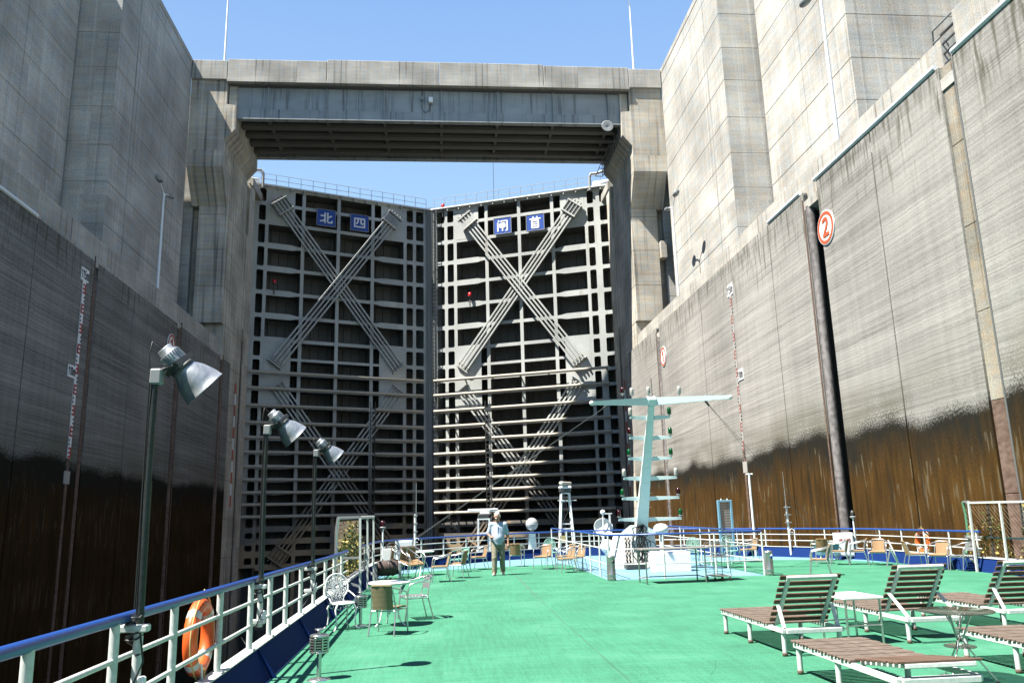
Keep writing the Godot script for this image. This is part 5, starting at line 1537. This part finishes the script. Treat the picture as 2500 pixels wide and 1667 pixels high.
	# stays from the yard to the deck edge
	for st in [["pair of thin wire stays from the mast's left yard down to the bow", V(5.2, 5.07, -24.4), V(-1.4, .75, -29.6)], ["pair of thin wire stays from the mast's right yard down to the fire cabinet", V(8.0, 5.12, -24.4), V(13.7, .6, -29.6)]]:
		var w := thing("stay_wire", st[0], "wire", "", SHIP)
		for k in 2:
			b = mb(); b.tube([st[1] + V(0, 0, 0.0), st[2] + V(k * .25, k * .12, 0)], .006, 5); part("wire", b, M.cable_grey, w)
		b = mb(); var d: Vector3 = (st[2] - st[1]).normalized(); b.tube([st[1] + d * .1, st[1] + d * .38], .035, 6); part("turnbuckle", b, M.dark_steel, w)
	# housing at the foot
	var h := thing("mast_housing", "white steel housing at the foot of the mast", "housing", "", SHIP)
	b = mb()
	var lo := [V(5.55, 0, -28.4), V(6.95, 0, -28.4), V(6.95, 0, -26.7), V(5.55, 0, -26.7)]; var hi := [V(5.78, 1.02, -28.2), V(6.86, 1.02, -28.2), V(6.86, 1.02, -26.85), V(5.78, 1.02, -26.85)]
	for k in 4: b.quad(lo[k], lo[(k + 1) % 4], hi[(k + 1) % 4], hi[k], (lo[k] + lo[(k + 1) % 4]) * .5 - V(6.25, 0, -27.5))
	b.quad(hi[0], hi[1], hi[2], hi[3], Vector3.UP)
	part("casing", b, M.white, h)
	b = mb(); b.prism(PackedVector2Array([Vector2(-.6, 0), Vector2(.58, 0), Vector2(.45, .14), Vector2(.2, .3), Vector2(-.2, .3), Vector2(-.42, .14)]), .5, Transform3D(Basis.IDENTITY, V(6.42, 1.02, -27.0))); part("mast_step", b, M.mast, h)
	b = mb(); b.cbox(V(5.6, 1.06, -27.2), V(.9, .05, .3), .01); part("shelf", b, M.white, h)
	b = mb(); b.cbox(V(6.05, .1, -26.35), V(.62, .18, .42), .02); part("cable_tray", b, M.dark_steel, h)
	var cb := thing("cable_bundle", "black cables tangled down the front of the mast housing", "cables", "", SHIP)
	b = mb()
	for k in 16:
		var x := 6.2 + rng.randf_range(-.16, .28)
		var p := [V(6.43, 1.35, -26.55)]
		for j in 6:
			p.append(V(x + rng.randf_range(-.09, .09), 1.25 - j * .21, -26.5 + rng.randf_range(-.06, .16)))
		b.tube(p, rng.randf_range(.012, .02), 5)
	for k in 4: b.tube(arc(V(6.15 + k * .16, .95 - k * .1, -26.5), .12 + k * .02, -.5, 4.4, 9), .013, 5)
	part("cable", b, M.black, cb)
	var gl := thing("lamp_garland", "string of small brown bulbs hanging down the housing's left edge", "light string", "", SHIP)
	b = mb()
	for k in 2: b.tube([V(5.86 + k * .09, 1.0, -26.6), V(5.88 + k * .09, .5, -26.48), V(5.84 + k * .09, .12, -26.5)], .006, 5)
	part("cord", b, M.black, gl)
	for k in 13:
		for s in 2:
			b = mb(); b.ball(V(5.80 + s * .1 + (k % 2) * .03, .16 + k * .065, -26.44 + (k % 3) * .03), .034, 8, V(1, 1.2, 1)); part("bulb", b, M.rust, gl)
	var cv := thing("covered_box", "white rounded plastic box on the light blue deck beside the mast", "box", "", deck(6.86, -25.15))
	b = mb()
	var rp := PackedVector2Array([Vector2(-.33, 0), Vector2(.33, 0)])
	for k in 7: rp.append(Vector2(.25, .5) + Vector2(cos(k * PI / 12), sin(k * PI / 12)) * .08)
	for k in 7: rp.append(Vector2(-.25, .5) + Vector2(cos(PI / 2 + k * PI / 12), sin(PI / 2 + k * PI / 12)) * .08)
	b.prism(rp, 1.08, Transform3D(Basis(Vector3.BACK, Vector3.UP, Vector3.LEFT).orthonormalized(), V(-.54, 0, 0)))
	part("shell", b, M.plastic_white, cv)

func lamp_base() -> MB:
	var b := mb(); b.lathe([Vector2(0, -.03), Vector2(.022, -.03), Vector2(.022, .02), Vector2(.05, .025), Vector2(.072, .045), Vector2(.072, .052), Vector2(.05, .055)], 10)
	return b

func instruments() -> void:
	var b := mb()
	# open array radar on a white frame, left of the walking man
	var o := thing("radar", "bar radar on a white frame stand behind the walking man", "radar", "", deck(1.66, -33.9))
	for s in [[-.22, .18], [.22, .18], [-.22, -.18], [.22, -.18]]:
		b = mb(); b.bar(V(s[0] * 1.1, 0, s[1]), V(s[0], 1.62, s[1]), .06, .06); part("leg", b, M.white, o)
	for y in [.35, 1.05, 1.6]:
		b = mb()
		for z in [.18, -.18]: b.bar(V(-.22, y, z), V(.22, y, z), .055, .05)
		for x in [-.22, .22]: b.bar(V(x, y, -.15), V(x, y, .15), .05, .055)
		part("frame_bar", b, M.white, o)
	b = mb(); b.cbox(V(0, 1.72, 0), V(.46, .18, .38), .03); part("gearbox", b, M.dark_steel, o)
	b = mb(); b.cbox(V(.05, 1.83, 0), V(.40, .10, .30), .04); part("turning_unit", b, M.white, o)
	b = mb(); b.cbox(V(-.02, 1.955, 0), V(1.22, .11, .12), .02); part("array", b, M.plastic_white, o)
	b = mb(); b.ext(.26, .55, 1.925, 1.985, .061, .064); part("maker_strip", b, M.grey_steel, o)
	# dome on a tapering pedestal
	o = thing("radome", "grey white dome on a pale tapering pedestal beyond the bow rail", "radome", "", deck(3.78, -35.4))
	b = mb(); b.lathe([Vector2(.21, 0), Vector2(.14, .95), Vector2(.22, .955), Vector2(.22, .985), Vector2(0, .985)], 16); part("pedestal", b, M.white, o)
	b = mb(); b.lathe([Vector2(.07, .98), Vector2(.09, 1.08), Vector2(0, 1.1)], 10); part("neck", b, M.grey_steel, o)
	b = mb(); b.ball(V(0, 1.33, 0), .265, 24); part("dome", b, sm(0.45, 0.45, 0.46, .3), o)
	b = mb(); b.lathe([Vector2(.266, 1.325), Vector2(.27, 1.33), Vector2(.266, 1.335)], 24); part("seam", b, M.white, o)
	# second radar on a tapered lattice tower
	o = thing("radar", "radar box on a tall tapering white lattice tower left of the mast", "radar", "", deck(5.28, -35.6))
	for s in [[-1, 1], [1, 1], [-1, -1], [1, -1]]:
		b = mb(); b.bar(V(s[0] * .33, 0, s[1] * .28), V(s[0] * .17, 2.58, s[1] * .15), .05, .05); part("leg", b, M.white, o)
	for y in [.55, 1.1, 1.3, 2.25, 2.58]:
		b = mb()
		var w: float = lerpf(.33, .17, y / 2.58)
		for z in [-1.0, 1.0]: b.bar(V(-w, y, z * w * .86), V(w, y, z * w * .86), .04, .035)
		for x in [-1.0, 1.0]: b.bar(V(x * w, y, -w * .8), V(x * w, y, w * .8), .035, .04)
		part("brace", b, M.white, o)
	b = mb(); b.bar(V(-.35, 2.28, .2), V(.45, 2.28, .2), .03, .03); part("side_bar", b, M.white, o)
	b = mb(); b.cbox(V(0, 2.70, 0), V(.5, .17, .4), .03); part("gearbox", b, M.dark_steel, o)
	b = mb(); b.cbox(V(0, 2.83, 0), V(.54, .13, .42), .05); part("turning_unit", b, M.white, o)
	b = mb(); b.cbox(V(.02, 3.0, .05), V(.2, .15, 1.0), .04, Basis(Vector3.UP, -.55)); part("array", b, sm(.55, .53, .46, .5), o)
	b = mb(); b.tube([V(-.08, 2.6, .2), V(-.02, 2.2, .22), V(.05, 1.8, .2), V(-.2, 1.3, .25), V(-.22, .9, .3)], .014, 5); part("cable", b, M.black, o)
	# satellite dish with a small ball aerial on its post
	o = thing("satellite_dish", "round white satellite dish with frame, left of the mast", "satellite dish", "", deck(7.15, -37.0))
	b = mb(); b.lathe([Vector2(0, 0), Vector2(.2, .03), Vector2(.34, .09), Vector2(.42, .17), Vector2(.43, .17), Vector2(.35, .075), Vector2(.2, .012), Vector2(0, -.02)], 24, Transform3D(Basis(Vector3.RIGHT, 1.25), V(-.02, 1.03, 0))); part("dish", b, M.white, o)
	b = mb(); b.tube([V(0, 0, -.1), V(0, .95, -.12)], .06, 8); part("post", b, M.white, o)
	b = mb(); b.bar(V(.3, 1.0, .1), V(.28, 1.68, .1), .08, .05); b.bar(V(.4, 1.68, .1), V(-.02, 1.68, .1), .05, .06); b.bar(V(-.02, 1.0, .12), V(-.02, 1.7, .12), .05, .04); part("feed_frame", b, M.white, o)
	o = thing("ball_aerial", "small round ball aerial on a thin post above the dish", "antenna", "", deck(7.1, -36.7))
	b = mb(); b.tube([V(0, 0, 0), V(0, 1.62, 0)], .035, 8); part("post", b, M.white, o)
	b = mb(); b.ball(V(0, 1.74, 0), .115, 16); part("ball", b, M.plastic_white, o)
	o = thing("satellite_dome", "low white dome resting on the blue deck beside the fence", "radome", "", deck(6.55, -33.2))
	b = mb(); b.lathe([Vector2(.1, 0), Vector2(.12, .16), Vector2(.2, .2)], 12); part("foot", b, M.white, o)
	b = mb(); b.ball(V(0, .42, 0), .28, 20); part("dome", b, M.plastic_white, o)
	o = thing("satellite_dome", "white drum shaped aerial dome on a bracket right of the mast", "radome", "", deck(7.55, -28.6))
	b = mb(); b.tube([V(0, 0, 0), V(0, .98, 0)], .05, 8); part("post", b, M.white, o)
	b = mb(); b.lathe([Vector2(0, .98), Vector2(.2, 1.0), Vector2(.26, 1.1), Vector2(.24, 1.24), Vector2(.14, 1.32), Vector2(0, 1.34)], 20); part("dome", b, M.plastic_white, o)
	# screened frame, poles and whips on the right
	o = thing("screen_frame", "tall narrow pale blue frame holding a grey wire screen", "frame", "", deck(10.7, -31.0))
	for x in [-.24, .24]:
		b = mb(); b.cbox(V(x, 1.05, 0), V(.08, 2.1, .14), .01); part("upright", b, M.deck_blue, o)
		b = mb(); b.tube([V(x * .5, 2.1, 0), V(x * .5, 2.16, 0)], .025, 6); part("lug", b, M.white, o)
	for y in [.35, 2.06]:
		b = mb(); b.cbox(V(0, y, 0), V(.4, .08, .13), .01); part("cross_bar", b, M.deck_blue, o)
	for k in 26:
		b = mb(); b.bar(V(-.2, .44 + k * .061, .0), V(.2, .42 + k * .061, .0), .03, .012); part("slat", b, M.grey_steel, o)
	o = thing("flag_pole", "plain white pole standing against the brown wall", "pole", "", deck(11.85, -31.2))
	b = mb(); b.tube([V(0, -.2, 0), V(-.02, 3.1, 0)], .045, 10); part("shaft", b, M.white, o)
	b = mb(); b.tube([V(-.14, 3.06, 0), V(.12, 3.06, 0)], .03, 6); part("head", b, M.white, o)
	for s in [["whip aerial with knotted cord on a leaning pole, right of the white pole", 12.72, -30.0, 1.83, 1.25, -.05], ["whip aerial on a clamped pole beside the left fire cabinet", -.98, -29.9, 1.86, 1.1, .05]]:
		o = thing("whip_antenna", s[0], "antenna", "", deck(s[1], s[2]))
		b = mb(); b.tube([V(0, 0, 0), V(s[5] * .4, s[3], 0)], .04, 8); part("pole", b, M.white, o)
		b = mb(); b.tube([V(s[5], s[3] - .35, .05), V(s[5] * 1.3, s[3] + s[4], .05)], [.016, .007], 6); part("whip", b, M.grey_steel, o)
		b = mb()
		for y in [s[3] - .05, s[3] - .32, s[3] - .6]: b.bar(V(s[5] - .08, y, .04), V(.1, y, .04), .04, .05)
		part("clamp", b, M.grey_steel, o)
		b = mb(); b.tube(arc(V(.08, s[3] - .9, .05), .07, 0, 5.2, 9), .012, 5); part("cord", b, M.pipe_white, o)
	for s in [["dark red lamp on a white rod at the bow's left corner", -1.98, -28.3, 1.5, "lens_red"], ["black capped lamp on a white rod behind the right fire cabinet", 14.1, -27.8, 1.45, "black"]]:
		o = thing("navigation_lamp", s[0], "lamp", "", deck(s[1], s[2]))
		b = mb(); b.tube([V(0, .3, 0), V(0, s[3] - .1, 0)], .028, 8); part("rod", b, M.white, o)
		b = mb(); b.lathe([Vector2(.03, s[3] - .1), Vector2(.10, s[3] - .06), Vector2(.10, s[3] - .03), Vector2(.06, s[3] - .02)], 12); part("plate", b, M.grey_steel, o)
		b = mb(); b.lathe([Vector2(.07, s[3] - .03), Vector2(.078, s[3] + .08), Vector2(.05, s[3] + .17), Vector2(0, s[3] + .18)], 12); part("lens", b, M[s[4]], o)
	# fire cabinets with their three red characters
	for s in [["white fire cabinet lettered 消火栓 in red at the bow's left corner", -1.33, -29.45, 0.0, .60, .20, .78], ["white fire cabinet lettered 消火栓 in red near the right rail", 13.72, -27.9, -12.0, .62, .10, .78]]:
		o = thing("fire_cabinet", s[0], "cabinet", "fire cabinets", deck(s[1], s[2], s[3]))
		b = mb(); b.cbox(V(0, s[5] + s[6] * .5, 0), V(s[4], s[6], .22), .012); part("case", b, M.white, o)
		b = mb(); b.cbox(V(.02, s[5] + s[6] * .5, .115), V(s[4] - .1, s[6] - .08, .012), .004); part("door", b, sm(.66, .69, .71, .45), o)
		for k in 3: part("character", glyph(["quench", "fire", "plug"][k], .115, .013, .006), M.ink_red, o, V(-.12 + k * .135, s[5] + s[6] * .68, .125))
		b = mb(); b.bar(V(-.2, s[5] + s[6] * .42, .13), V(-.14, s[5] + s[6] * .34, .13), .02, .02); part("handle", b, M.dark_steel, o)
		for x in [-.22, .22]:
			b = mb(); b.bar(V(x, 0, 0), V(x, s[5], 0), .04, .04); part("leg", b, M.white, o)
	o = thing("deck_bin", "pale blue lidded tub on legs left of the right fire cabinet", "tub", "", deck(12.95, -27.6))
	b = mb(); b.prism(PackedVector2Array([Vector2(-.3, .18), Vector2(.3, .18), Vector2(.36, .52), Vector2(-.36, .52)]), .4, Transform3D(Basis.IDENTITY, V(0, 0, .2))); part("tub", b, M.deck_blue, o)
	b = mb(); b.cbox(V(0, .545, 0), V(.8, .04, .5), .01); part("lid", b, M.white, o)
	for x in [-.26, .26]:
		b = mb(); b.bar(V(x, 0, .1), V(x, .18, .1), .04, .04); part("leg", b, M.white, o)
	# mooring drum and control box by the left bow corner
	o = thing("mooring_drum", "rusty brown rope drum with dark bands beside the left rail", "drum", "", deck(-1.62, -25.2))
	b = mb(); b.lathe([Vector2(0, -.3), Vector2(.19, -.3), Vector2(.215, -.2), Vector2(.22, 0), Vector2(.215, .2), Vector2(.19, .3), Vector2(0, .3)], 22, Transform3D(Basis(Vector3.BACK, PI / 2) * Basis(Vector3.RIGHT, .35), V(0, .33, 0))); part("drum", b, sm(.085, .055, .045, .8), o)
	for k in 3:
		b = mb(); b.lathe([Vector2(.22, -.02), Vector2(.232, 0), Vector2(.22, .02)], 22, Transform3D(Basis(Vector3.BACK, PI / 2) * Basis(Vector3.RIGHT, .35), V(-.15 + k * .15, .33, 0))); part("band", b, M.black, o)
	for x in [-.32, .36]:
		b = mb(); b.cbox(V(x, .24, 0), V(.08, .48, .3), .01); part("cheek", b, M.grey_steel, o)
	o = thing("control_box", "white control box with a black hose loop by the left rail", "box", "", deck(-1.72, -27.4))
	b = mb(); b.cbox(V(0, .55, 0), V(.42, .5, .26), .02); part("case", b, M.white, o)
	b = mb(); b.bar(V(-.16, 0, 0), V(-.16, .3, 0), .05, .05); b.bar(V(.16, 0, 0), V(.16, .3, 0), .05, .05); part("leg", b, M.grey_steel, o)
	b = mb(); b.tube(arc(V(.1, .78, .1), .2, -1.0, 3.6, 14), .018, 6); part("hose", b, M.black, o)
	# little boards hung on the fence
	for s in [["small yellowish board hung on the bow rail left of the mast fence", V(4.95, .72, -34.55), Vector2(.34, .24), Vector3(.5, .40, .18)], ["small brown board hung on the bow rail right of the mast", V(9.3, .73, -33.95), Vector2(.5, .24), Vector3(.12, .075, .045)]]:
		o = thing("notice_board", s[0], "sign", "", SHIP * Transform3D(Basis.IDENTITY, s[1]))
		b = mb(); b.cbox(Vector3.ZERO, V(s[2].x, s[2].y, .02), .004); part("board", b, sm(s[3].x, s[3].y, s[3].z, .7), o)
		for x in [-1.0, 1.0]:
			b = mb(); b.tube([V(x * s[2].x * .35, s[2].y * .5, 0), V(x * s[2].x * .3, .27, .0)], .008, 5); part("hanger", b, M.tape, o)

func furniture() -> void:
	var b := mb()
	# loungers and their tables
	lounger("slat lounger with raised back, leftmost, standing left of the white square table", deck(4.61, -11.55, 2.0), 52, .66)
	lounger("slat lounger with raised back, behind and right of the white square table", deck(6.58, -12.1, 1.5), 54, .38)
	lounger("slat lounger with raised back at the right edge, behind the round glass table", deck(8.28, -12.55, 1.0), 54, .62)
	lounger("slat lounger lying flat in front, its head slats slightly lifted", deck(4.37, -8.45, 1.0), 7, .30)
	lounger("slat lounger lying flat at the right edge behind the round glass table's foot", deck(6.62, -8.9, 0.0), 5, .30)
	var o := thing("square_table", "white square side table on thin metal legs between two loungers", "table", "", deck(5.62, -11.45, 4.0))
	b = mb(); b.cbox(V(0, .605, 0), V(.58, .03, .74), .008); part("tabletop", b, M.iron_white, o)
	for k in 2:
		b = mb(); b.cbox(V(-.145 + k * .29, .6215, 0), V(.27, .006, .70), .002); part("top_board", b, M.iron_white, o)
	for s in [[-1, -1], [1, -1], [1, 1], [-1, 1]]:
		b = mb(); b.tube([V(s[0] * .25, 0, s[1] * .32), V(s[0] * .25, .59, s[1] * .32)], .016, 8); part("leg", b, M.chrome, o)
	for s in [-1.0, 1.0]:
		b = mb(); b.tube([V(s * .25, .22, -.32), V(s * .25, .22, .32)], .011, 6); part("stretcher", b, M.chrome, o)
		b = mb(); b.tube([V(-.25, .25, s * .32), V(.25, .25, s * .32)], .011, 6); part("stretcher", b, M.chrome, o)
	o = thing("glass_table", "round glass table with crossed chrome legs and a small lower shelf", "table", "", deck(5.44, -8.72))
	b = mb(); b.lathe([Vector2(0, .708), Vector2(.365, .708), Vector2(.372, .712), Vector2(.372, .718), Vector2(.365, .722), Vector2(0, .722)], 40); part("glass_top", b, M.glass_top, o)
	b = mb(); b.lathe([Vector2(0, .352), Vector2(.155, .352), Vector2(.16, .358), Vector2(.155, .364), Vector2(0, .364)], 28); part("glass_shelf", b, M.glass_top, o)
	for k in 3:
		var a := TAU * k / 3 + .45
		var d := V(cos(a), 0, sin(a))
		b = mb(); b.tube([d * -.12 + V(0, .705, 0), d * .06 + V(0, .36, 0), d * .31 + V(0, .015, 0)], .009, 8); part("leg", b, M.chrome, o)
		b = mb(); b.tube([d * .15 + V(0, .705, 0), d * .02 + V(0, .40, 0)], .010, 6); part("brace", b, M.chrome, o)
		b = mb(); b.tube([d * .31 + V(0, .014, 0) + d.cross(Vector3.UP) * .05, d * .31 + V(0, .014, 0) - d.cross(Vector3.UP) * .05], .016, 8); part("foot", b, M.dark_steel, o)
	# the nearest seating group, on the left
	armchair("olive", "olive wicker chair with its back to the camera before the near round table", deck(-.88, -13.85, 163))
	armchair("alu", "polished metal chair with slatted back, right of the near round table", deck(-.52, -15.65, -72))
	lattice_chair(M.iron_white, "white cast lattice chair with a round back beside the left rail", deck(-1.71, -14.65, 30))
	round_table("round white table between the olive chair and the slatted metal chair", deck(-.92, -14.85, 10))
	round_table("round white table among tipped wicker chairs near the bow's left corner", deck(-.62, -26.45, 40))
	ashtray("chrome ashtray stand nearest the camera, alone on the carpet", deck(-1.45, -10.32))
	ashtray("chrome ashtray stand between the white lattice chair and the near table", deck(-1.42, -15.0))
	# wicker chairs
	var w := armchair("wicker", "tan wicker chair facing left in front of the far round table", deck(-.08, -23.75, -84))
	var list := [
		[.42, -24.95, -112, "tan wicker chair facing left, nearest on the walking man's left side", 0.0],
		[1.2, -28.25, -75, "tan wicker chair facing left close behind the walking man's arm", 0.0],
		[-1.5, -25.9, 80, "tan wicker chair tipped against the far round table, leftmost of three", 20.0],
		[-1.15, -25.4, 60, "tan wicker chair tipped against the far round table, middle of three", 20.0],
		[-.95, -25.75, 35, "tan wicker chair tipped against the far round table, rightmost of three", 20.0],
		[2.55, -29.3, 168, "wicker chair turned away, directly right of the walking man", 0.0],
		[3.28, -27.5, -35, "tan wicker chair with its front in view before the round green chair", 0.0],
		[3.78, -25.75, -82, "tan wicker chair facing left, nearest the left side of the mast fence", 0.0],
		[3.95, -27.2, -70, "tan wicker chair half hidden between two others by the mast fence", 0.0],
		[4.2, -26.5, -60, "tan wicker chair touching the mast fence posts", 0.0],
		[10.0, -21.85, -112, "lone wicker chair facing left on the carpet right of the steel bin", 0.0],
		[10.35, -27.9, -85, "wicker chair facing left behind the steel bin beside the fence end", 0.0],
		[12.1, -26.2, 165, "wicker chair turned away in front of the right fire cabinet", 0.0],
		[12.3, -25.4, -120, "wicker chair with olive back in front of the right fire cabinet", 0.0],
		[12.85, -25.3, -115, "wicker chair just right of the right fire cabinet, facing left", 0.0],
		[13.2, -24.7, -35, "wicker chair facing the camera by the right rail", 0.0],
		[13.35, -22.95, 75, "wicker chair facing right in front of the right life ring", 0.0],
		[13.75, -22.4, -50, "wicker chair beside the slatted metal chair at the right rail", 0.0]]
	for c in list:
		var xf := deck(c[0], c[1], c[2])
		if c[4] > 0: xf = xf * Transform3D(Basis(Vector3.RIGHT, deg_to_rad(c[4])), V(0, .085, 0))
		copy(w, xf, c[3])
	armchair("alu", "slatted metal chair facing left at the right rail beside the trellis", deck(14.0, -21.75, -85))
	armchair("green", "pale green metal chair between wicker chairs left of the walking man", deck(.55, -27.4, -60))
	lattice_chair(M.iron_green, "green cast lattice chair with a round back, left of the mast fence", deck(3.82, -29.6, 5))
	lattice_chair(M.iron_green, "green cast lattice chair behind the steel trolley", deck(8.15, -27.0, -20))
	lattice_chair(M.iron_green, "green cast lattice chair right of the trolley, inside the fence end", deck(9.5, -27.2, 20))
	o = thing("folded_table", "white round table folded up against the right rail", "table", "", deck(13.3, -24.0, 64))
	b = mb(); b.lathe([Vector2(0, -.012), Vector2(.34, -.012), Vector2(.35, 0), Vector2(.34, .012), Vector2(0, .012)], 28, Transform3D(Basis(Vector3.RIGHT, 1.25), V(0, .44, 0))); part("tabletop", b, M.iron_white, o)
	for x in [-.15, .15]:
		b = mb(); b.tube([V(x, 0, -.22), V(x, .6, -.05)], .014, 6); b.tube([V(x, 0, .12), V(x, .55, -.1)], .014, 6); part("leg", b, M.alu, o)
	# steel things by the fence
	for s in [["brushed steel litter bin at the mast fence's left corner", 4.47, -22.3], ["brushed steel litter bin with blue sticker at the mast fence's right corner", 8.8, -22.3]]:
		o = thing("litter_bin", s[0], "bin", "steel litter bins", deck(s[1], s[2]))
		b = mb(); b.lathe([Vector2(.108, 0), Vector2(.115, .01), Vector2(.115, .05), Vector2(.118, .055), Vector2(.118, .065), Vector2(.115, .07), Vector2(.115, .15), Vector2(.118, .155), Vector2(.118, .165), Vector2(.115, .17), Vector2(.115, .60), Vector2(.118, .61), Vector2(.112, .645), Vector2(.07, .66), Vector2(.06, .655), Vector2(.05, .6)], 28); part("drum", b, sm(.42, .43, .41, .3, .85), o)
		b = mb(); b.ball(V(.03, .50, .095), .055, 14, V(1, 1.1, .45)); part("opening", b, M.black if s[1] < 6 else M.sign_blue, o)
		if s[1] > 6:
			b = mb(); b.ball(V(.05, .53, .1), .035, 12, V(1, 1.2, .4)); part("sticker", b, M.plastic_white, o)
	o = thing("steel_table", "long bare steel work table in front of the mast fence", "table", "", deck(5.82, -21.2, 3.0))
	b = mb(); b.cbox(V(0, .85, 0), V(1.78, .03, .72), .006); part("tabletop", b, sm(.36, .33, .30, .35, .6), o)
	for s in [[-1, -1], [1, -1], [1, 1], [-1, 1]]:
		b = mb(); b.tube([V(s[0] * .77, 0, s[1] * .32), V(s[0] * .77, .835, s[1] * .32)], .02, 10); part("leg", b, sm(.30, .33, .30, .3, .8), o)
	for s in [-1.0, 1.0]:
		b = mb(); b.tube([V(s * .77, .14, -.32), V(s * .77, .14, .32)], .014, 8); part("stretcher", b, M.grey_steel, o)
	b = mb(); b.tube([V(-.77, .14, -.32), V(.77, .14, -.32)], .014, 8); part("stretcher", b, M.grey_steel, o)
	o = thing("service_trolley", "three tier steel trolley on castors at the work table's right end", "trolley", "", deck(7.12, -21.5, 2.0))
	for s in [[-1, -1], [1, -1], [1, 1], [-1, 1]]:
		b = mb(); b.tube([V(s[0] * .22, .09, s[1] * .3), V(s[0] * .22, .95, s[1] * .3)], .013, 8); part("upright", b, M.chrome, o)
		b = mb(); b.lathe([Vector2(0, -.015), Vector2(.045, -.015), Vector2(.05, 0), Vector2(.045, .015), Vector2(0, .015)], 14, Transform3D(Basis(Vector3.BACK, PI / 2), V(s[0] * .2, .05, s[1] * .28))); part("castor", b, M.rubber, o)
	for y in [.12, .60, .86]:
		b = mb(); b.cbox(V(0, y, 0), V(.45, .02, .62), .004); part("shelf", b, sm(.34, .30, .28, .4, .5), o)
		b = mb()
		for s in [-1.0, 1.0]:
			b.tube([V(s * .22, y + .08, -.3), V(s * .22, y + .08, .3)], .006, 5); b.tube([V(-.22, y + .08, s * .3), V(.22, y + .08, s * .3)], .006, 5)
		part("guard_rail", b, M.chrome, o)
	# lights, rings and trellises on the rails
	floodlight("nearest and largest floodlight on a dark pole strapped to the railing", -6.38)
	floodlight("second floodlight on a dark pole, middle of the three on the railing", -10.42)
	floodlight("smallest floodlight, farthest of the three along the left railing", -14.45)
	life_ring("orange life ring with yellow rope hung outside the near left railing", SHIP * Transform3D(Basis(Vector3.UP, PI / 2), V(-2.39, .73, -8.72)))
	life_ring("orange life ring hung on the right railing behind wicker chairs", SHIP * Transform3D(Basis(Vector3.UP, -PI / 2), V(14.47, .68, -24.35)))
	trellis("leafy metal trellis screen on the left rail before the bow", SHIP * Transform3D(Basis.IDENTITY, V(-2.47, 0, -25.6)), 5.2, -1.0, 1.3)
	trellis("metal trellis screen at the right edge, wires and dry vines", SHIP * Transform3D(Basis(Vector3.UP, PI), V(14.6, 0, -17.8)), 4.6, 1.0, 1.05)

func _ready() -> void:
	rng.seed = 7
	var cam := Camera3D.new()
	cam.name = "camera"
	cam.position = Vector3(0, 1.45, 0)
	cam.rotation_order = EULER_ORDER_YXZ
	cam.rotation_degrees = Vector3(12.514, -5.0674, -1.4978)
	cam.fov = 45.248
	cam.far = 1500.0
	add_child(cam)
	var sky := ProceduralSkyMaterial.new()
	sky.sky_top_color = Color(0.002, 0.038, 0.175).linear_to_srgb()
	sky.sky_horizon_color = Color(0.178, 0.266, 0.338).linear_to_srgb()
	sky.sky_curve = 0.6
	sky.ground_bottom_color = Color(0.10, 0.10, 0.09).linear_to_srgb()
	sky.ground_horizon_color = Color(0.178, 0.266, 0.338).linear_to_srgb()
	sky.sun_angle_max = 1.0
	var env := Environment.new()
	env.background_mode = Environment.BG_SKY
	env.sky = Sky.new()
	env.sky.sky_material = sky
	env.background_energy_multiplier = 1.0
	env.tonemap_mode = Environment.TONE_MAPPER_LINEAR
	env.tonemap_exposure = 3.8
	env.sdfgi_enabled = true
	env.ssao_enabled = true
	env.ssil_enabled = true
	var we := WorldEnvironment.new()
	we.name = "world"
	we.environment = env
	add_child(we)
	var sun := DirectionalLight3D.new()
	sun.name = "sun"
	sun.light_energy = 1.6
	sun.light_color = Color(1.0, 0.975, 0.93)
	sun.light_angular_distance = 0.5
	sun.shadow_enabled = true
	sun.look_at_from_position(Vector3.ZERO, Vector3(1.0, -1.9, -0.39))
	add_child(sun)
	make_materials()
	lock()
	hull()
	mast()
	instruments()
	furniture()
	person()
